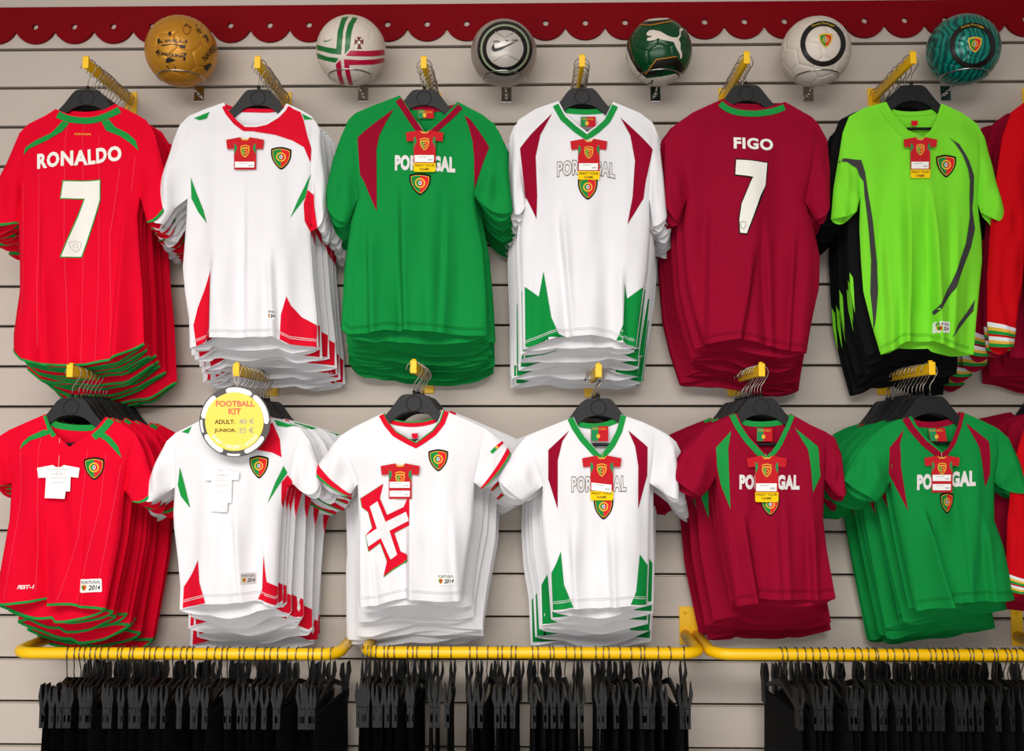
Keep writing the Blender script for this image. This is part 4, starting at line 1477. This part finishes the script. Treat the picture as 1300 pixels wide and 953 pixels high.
for pts in ([(205, 280), (235, 290), (222, 340), (206, 320)], [(500, 290), (525, 310), (500, 330)], [(240, 350), (350, 332), (420, 345), (505, 352), (495, 384), (450, 378), (430, 356), (350, 342), (250, 362)],
            [(185, 420), (215, 395), (225, 420), (205, 440), (228, 484), (212, 470)], [(430, 432), (515, 432), (505, 462), (480, 444)], [(480, 480), (503, 478), (498, 515), (470, 512), (480, 500)],
            [(300, 490), (330, 478), (400, 510), (345, 530), (300, 540), (290, 515)], [(305, 560), (330, 600), (322, 604), (300, 570)], [(370, 552), (400, 590), (400, 620), (385, 632), (392, 596)],
            [(318, 212), (352, 205), (348, 238), (330, 262)], [(500, 118), (570, 165), (552, 170), (520, 140), (490, 150)], [(655, 280), (720, 235), (745, 290), (738, 330), (720, 270), (690, 262)],
            [(700, 570), (760, 540), (780, 560), (730, 620), (740, 640), (700, 600)], [(625, 180), (608, 136), (630, 130), (612, 150)]):
    put(bs, 'black_print', q(pts), BINK, root, 0.0014)
put(bs, 'shield_print', ring_art(*q([(515, 185)])[0], 4.2, 4.9, 16, 1.3), BBROWN, root, 0.0014)

# 2 white ball with green and red bands
q = bx(390, 15)
root, bs, c, R_ = make_ball(446, 64.5, 44.5, BWHITE, 'white football with green and crimson crossing bands on a wall ring', (0.1, 0.7, 0.2), groove=0.0008)
make_stand(c, R_, 461, 119, 'chrome ring stand under the white football with crossing bands')
for pts, m_ in (([(365, 60), (435, 48), (400, 110), (378, 200), (355, 450), (260, 440), (103, 400), (97, 345), (200, 372), (305, 388), (320, 210), (345, 120)], BGRN),
                ([(480, 55), (530, 65), (490, 130), (465, 220), (448, 385), (392, 447), (405, 230), (430, 130)], BGRN),
                ([(97, 432), (200, 470), (330, 490), (295, 535), (190, 512), (108, 488)], BGRN),
                ([(455, 407), (600, 412), (690, 408), (810, 398), (818, 455), (690, 468), (540, 468), (405, 462)], BRED),
                ([(385, 498), (540, 508), (690, 502), (815, 485), (810, 535), (690, 555), (440, 560), (455, 660), (482, 775), (445, 775), (408, 670), (392, 580)], BRED),
                ([(350, 505), (362, 600), (362, 660), (390, 768), (350, 762), (315, 660), (300, 550)], BRED)):
    put(bs, 'colour_band', q(pts), m_, root, 0.0012)
SWOOSH = smooth_line([(0.09, 0.0), (0.01, 0.35), (-0.01, 0.70), (0.05, 0.97), (0.16, 1.0), (0.45, 0.66), (1.0, -0.25)], 4) + smooth_line([(0.40, 0.42), (0.20, 0.62), (0.11, 0.58), (0.08, 0.36)], 3)
put(bs, 'tick_mark', q([(175 + 95 * x, 290 + 26 * y) for x, y in SWOOSH]), BGRN, root, 0.0012)
put(bs, 'cross_badge', q([(515, 265), (570, 265), (555, 285), (555, 300), (568, 300), (590, 285), (590, 345), (570, 325), (562, 330), (560, 360), (578, 390), (522, 390), (535, 360), (530, 325), (498, 345), (498, 285), (520, 300), (532, 300), (532, 285)]), BBROWN, root, 0.0012)
put(bs, 'badge_centre', q(disc(545, 322, 15, 18, 10)), CARDW, root, 0.0018)

# 3 silver ball with black roundel
q6 = lambda pts: [(560 + x / 6.485, y / 6.485) for x, y in pts]
root, bs, c, R_ = make_ball(639.5, 67.5, 42.5, BSILV, 'silver grey football with a large black ringed roundel on a wall ring', (0.5, 0.1, 0.3), groove=0.0008)
make_stand(c, R_, 643, 120, 'chrome ring stand under the silver grey football')
cx_, cy_ = q6([(525, 400)])[0]
put(bs, 'black_ring', ring_art(cx_, cy_, 23.5, 35.0, 40), BINK, root, 0.0012)
put(bs, 'sage_ring', ring_art(cx_, cy_, 28.6, 31.2, 40), BSAGE, root, 0.0018)
put(bs, 'silver_disc', disc(cx_, cy_, 23.8, 23.8, 30), mat('ball_silver_disc', (200, 192, 184), 0.3, 0.2), root, 0.0012)
put(bs, 'tick_mark', q6([(418 + 215 * x, 352 + 72 * (y + 0.0)) for x, y in SWOOSH]), BINK, root, 0.002)
for pts in ([(440, 262), (520, 312), (525, 306), (446, 256)], [(525, 312), (612, 266), (608, 260), (522, 306)], [(430, 500), (530, 445), (534, 452), (434, 508)], [(534, 445), (640, 492), (636, 500), (532, 452)]):
    put(bs, 'seam_print', q6(pts), BSILV, root, 0.0019)

# 4 green ball with leaping cat
q = bx(785, 15)
root, bs, c, R_ = make_ball(836.5, 66, 42.5, BGREEN, 'dark green football with a white leaping cat mark on a wall ring', (0.9, 0.35, 0.1))
make_stand(c, R_, 832, 119, 'chrome ring stand under the dark green football')
for pts, m_, nm in (([(84, 280), (110, 300), (128, 400), (165, 510), (285, 655), (270, 672), (200, 620), (130, 500), (90, 390)], BINK, 'black_band'),
                    ([(70, 300), (84, 290), (92, 390), (130, 500), (210, 630), (300, 700), (460, 680), (600, 650), (640, 640), (620, 760), (480, 795), (330, 780), (180, 690), (100, 560)], BWHITE, 'white_panel'),
                    ([(395, 505), (610, 468), (700, 605), (650, 650), (580, 570), (450, 595), (385, 670), (270, 668), (300, 650)], BINK, 'black_band'),
                    ([(415, 670), (455, 605), (575, 590), (650, 660), (625, 668), (565, 608), (470, 622), (430, 672)], BINK, 'black_line'),
                    ([(350, 715), (370, 715), (350, 768), (335, 765)], BINK, 'black_line'),
                    ([(250, 100), (330, 75), (520, 62), (545, 75), (350, 95)], BWHITE, 'white_panel'), ([(230, 118), (350, 96), (560, 82), (545, 92), (350, 128), (325, 136)], BINK, 'black_band')):
    put(bs, nm, q(pts), m_, root, 0.0011 if m_ is BWHITE else 0.0016)
for a in ([(110, 300), (128, 400), (165, 510), (280, 655), (395, 498), (610, 465), (720, 610)], [(215, 128), (325, 136), (450, 112), (570, 90)]):
    lo_ = [(x + 6, y + 9) for x, y in a]
    put(bs, 'orange_line', q(a + lo_[::-1]), BORANGE, root, 0.0022)
CAT = [(300, 245), (296, 225), (330, 190), (345, 195), (360, 188), (440, 205), (520, 250), (570, 268), (620, 270), (645, 240), (642, 190), (655, 168), (680, 178), (682, 192), (660, 205), (655, 260), (635, 290), (655, 330), (655, 390), (672, 440), (668, 490), (650, 492), (648, 450), (615, 390), (580, 315), (520, 305), (440, 290), (420, 275), (390, 295), (325, 305), (300, 300), (305, 275), (345, 265), (350, 250), (318, 255)]
put(bs, 'leaping_cat', q(CAT), BWHITE, root, 0.0018)

# 5 and 6 balls with a black ring round the badge
for (cx, cy, rp), m_, lab, lab2, (ox, oy), rc, (ir, orr), cr_, pxl, rot in (
        ((1035.5, 65.5, 44.5), BWHITE, 'pearl white football with black ring round a small badge on a wall ring', 'chrome ring stand under the pearl white football', (980, 15), (538, 335), (22.5, 29.0), (566, 300, 17, 18.5), (1026, 119), (-0.15, 0.18, 0.3)),
        ((1222.5, 63.5, 45.5), BTEAL, 'teal green wave-patterned football with black ring round a small badge on a wall ring', 'chrome ring stand under the teal football', (1165, 15), (578, 355), (22.8, 29.5), (603, 345, 17.5, 20), (1200, 118), (-0.15, 0.25, 0.1))):
    q = bx(ox, oy)
    root, bs, c, R_ = make_ball(cx, cy, rp, m_, lab, rot)
    make_stand(c, R_, *pxl, lab2)
    rx, ry = q([rc])[0]
    put(bs, 'black_ring', ring_art(rx, ry, ir, orr, 40), BINK, root, 0.0012)
    V_, F_ = text2d('Força Portugal', 0.01)
    put(bs, 'ring_word', ([(rx + (orr - 1.6 - 3.2 * b) * math.cos(math.radians(-122 + 64 * a)), ry + (orr - 1.6 - 3.2 * (b)) * math.sin(math.radians(-122 + 64 * a))) for a, b in V_], F_), BYEL, root, 0.0019)
    bxx, byy = q([(cr_[0], cr_[1])])[0]
    crest(bs, root, bxx, byy, cr_[2], cr_[3], 0.0016, BYEL, False)

# ------------------------------------------------------------------ lower hanging rails
YR = -0.285


def rail(xa, xb, y_front, y_wall, label):
    a, b = P(xa, y_front, YR), P(xb, y_front, YR)
    z = a.z
    root = empty('hanging_rail', ((a.x + b.x) / 2, 0, z))
    tag(root, label, 'hanging rail')
    o = Vector(((a.x + b.x) / 2, 0, z))
    rb = 0.055
    pts = [Vector((a.x, -0.004, z))]
    pts += [Vector((a.x, YR + rb, z))]
    for k in range(1, 8):
        t = math.pi / 2 * k / 8
        pts.append(Vector((a.x + rb * (1 - math.cos(t)), YR + rb - rb * math.sin(t), z)))
    pts.append(Vector((a.x + rb, YR, z)))
    pts.append(Vector((b.x - rb, YR, z)))
    for k in range(1, 8):
        t = math.pi / 2 * k / 8
        pts.append(Vector((b.x - rb + rb * math.sin(t), YR + rb * (1 - math.cos(t)), z)))
    pts += [Vector((b.x, YR + rb, z)), Vector((b.x, -0.004, z))]
    bm = bmesh.new()
    tube(bm, [p - o for p in pts], 0.0165, 14)
    bm_obj('bar', bm, YELLOW, root, True)
    for e in (a, b):
        bm = bmesh.new()
        box(bm, (e.x - o.x, -0.0025, 0.028), (0.036, 0.005, 0.115), 0.0015)
        bm_obj('wall_plate', bm, YELLOW, root)
        for dz in (0.068,):
            bm = bmesh.new()
            bmesh.ops.create_uvsphere(bm, u_segments=10, v_segments=6, radius=0.006, matrix=Matrix.Translation((e.x - o.x, -0.005, dz)))
            bm_obj('screw', bm, YELLOW, root, True)
    return a, b


rails = [rail(17, 429, 828.5, 806, 'yellow tube rail below the junior red shirts, full of black clip hangers'),
         rail(462, 889, 827.5, 806, 'yellow tube rail below the white shirt with red cross, full of black clip hangers'),
         rail(905, 1352, 830, 806, 'yellow tube rail below the junior green shirts, full of black clip hangers')]


def make_clip_hanger(seed):
    rnd = random.Random(seed)
    root = empty('clip_hanger', (0, 0, 0))
    bm = bmesh.new()
    R_ = 0.0195
    lean = rnd.uniform(-0.006, 0.006)
    pts = [(0, R_ * math.cos(a), R_ * math.sin(a)) for a in [math.radians(d) for d in range(200, -40, -16)]]
    pts = [(lean * 0.3 * max(0, p[2] / R_), -p[1], p[2]) for p in pts]
    pts += [(lean, -0.004, -0.036), (lean * 1.6, 0, -0.050), (lean * 0.6, 0, -0.075)]
    tube(bm, pts, 0.0016, 6)
    bm_obj('hook', bm, WIRE, root, True)
    bm = bmesh.new()
    prof = [(-0.16, -0.112), (-0.10, -0.098), (-0.03, -0.074), (0, -0.066), (0.03, -0.074), (0.10, -0.098), (0.16, -0.112), (0.16, -0.124), (0.10, -0.110), (0.03, -0.088), (0, -0.084), (-0.03, -0.088), (-0.10, -0.110), (-0.16, -0.124)]
    tri = tessellate_polygon([[Vector((*p, 0)) for p in prof]])
    A = [bm.verts.new((-0.004 + lean * 0.6, p[0], p[1])) for p in prof]
    B = [bm.verts.new((0.004 + lean * 0.6, p[0], p[1])) for p in prof]
    for t in tri:
        bm.faces.new([A[i] for i in t])
        bm.faces.new([B[i] for i in t][::-1])
    for i in range(len(prof)):
        j = (i + 1) % len(prof)
        bm.faces.new((A[i], A[j], B[j], B[i]))
    bmesh.ops.recalc_face_normals(bm, faces=bm.faces)
    bm_obj('bar', bm, BLACKP, root)
    for yc in (-0.142, 0.142):
        for sg in (-1, 1):
            bm = bmesh.new()
            top = -0.052 + rnd.uniform(-0.008, 0.006)
            an = sg * rnd.uniform(0.004, 0.010)
            pr = [(an - 0.0012, top), (an + 0.0012, top), (an + sg * 0.001 + 0.0045, top - 0.03), (sg * 0.003 + 0.004, -0.11), (sg * 0.003 + 0.0035, -0.165), (sg * 0.003 - 0.0035, -0.165), (sg * 0.003 - 0.004, -0.11), (an + sg * 0.001 - 0.0045, top - 0.03)]
            prism(bm, [(x + lean, z) for x, z in pr], yc - 0.014, yc + 0.014)
            bm_obj('clip_jaw', bm, BLACKP, root)
    return root


def make_shorts(seed):
    rnd = random.Random(seed)
    vs2, fs2 = [], []
    ny, nz = 14, 12
    ph = rnd.uniform(0, 6)
    for sg in (-1, 1):
        for j in range(nz + 1):
            t = j / nz
            for i in range(ny + 1):
                u = i / ny
                y = (u - 0.5) * (0.31 + 0.05 * t)
                th = 0.0045 * math.sqrt(max(0, 1 - (2 * u - 1) ** 2)) * (1 + 0.8 * t)
                vs2.append((sg * th + 0.003 * math.sin(u * 16 + ph) * t, y, -0.135 - 0.40 * t - 0.02 * math.sin(math.pi * u) * t))
    m = ny + 1
    h_ = (nz + 1) * m
    for s_ in (0, 1):
        for j in range(nz):
            for i in range(ny):
                a = s_ * h_ + j * m + i
                q4 = (a, a + 1, a + m + 1, a + m)
                fs2.append(q4 if s_ else q4[::-1])
    root = empty('football_shorts', (0, 0, 0))
    mesh_obj('leg_cloth', vs2, fs2, JET, root)
    wb = []
    bm = bmesh.new()
    box(bm, (0, 0, -0.140), (0.0105, 0.312, 0.022), 0.002)
    bm_obj('waistband', bm, JET, root)
    return root


HX = [[88, 97, 103, 109, 117, 125, 130, 140, 153, 156, 167, 172, 186, 192, 200, 212, 222, 233, 240, 246, 264, 275, 284, 291, 305, 312, 326, 338, 345, 354, 366, 378, 392, 398, 410, 422],
      [461, 467, 472, 478, 488, 494, 501, 519, 524, 530, 548, 556, 573, 596, 606, 620, 632, 638, 650, 655, 676, 682, 698, 702, 718, 730, 738, 756, 766, 772, 786, 800, 812, 818, 835, 850, 868],
      [991, 998, 1010, 1021, 1030, 1040, 1049, 1060, 1070, 1083, 1091, 1101, 1109, 1112, 1124, 1132, 1144, 1150, 1162, 1178, 1185, 1194, 1200, 1208, 1214, 1228, 1233, 1244, 1258, 1263, 1274, 1280, 1288, 1297, 1310]]
WHERE = ['the rail below the junior red shirts', 'the rail below the red cross shirt', 'the rail below the junior green shirts']
ch_protos, so_protos = [], []
rnd = random.Random(5)
for ri, xs in enumerate(HX):
    a, b = rails[ri]
    for i, x in enumerate(xs):
        p = P(x, 828, YR)
        if len(ch_protos) < 5:
            o = make_clip_hanger(len(ch_protos) + 3)
            ch_protos.append(o)
            s_ = make_shorts(len(so_protos) + 9)
            so_protos.append(s_)
        else:
            k = rnd.randrange(5)
            o = copy_tree(ch_protos[k])
            s_ = copy_tree(so_protos[k])
        rz = rnd.uniform(-0.13, 0.13)
        for e in (o, s_):
            e.location = (p.x, YR, a.z + 0.0)
            e.rotation_euler = (0, 0, rz)
        tag(o, 'black wire-hooked clip hanger on ' + WHERE[ri], 'hanger', 'clip hangers on ' + WHERE[ri])
        tag(s_, 'black cloth garment clipped to a hanger on ' + WHERE[ri], 'shorts', 'black garments on ' + WHERE[ri])
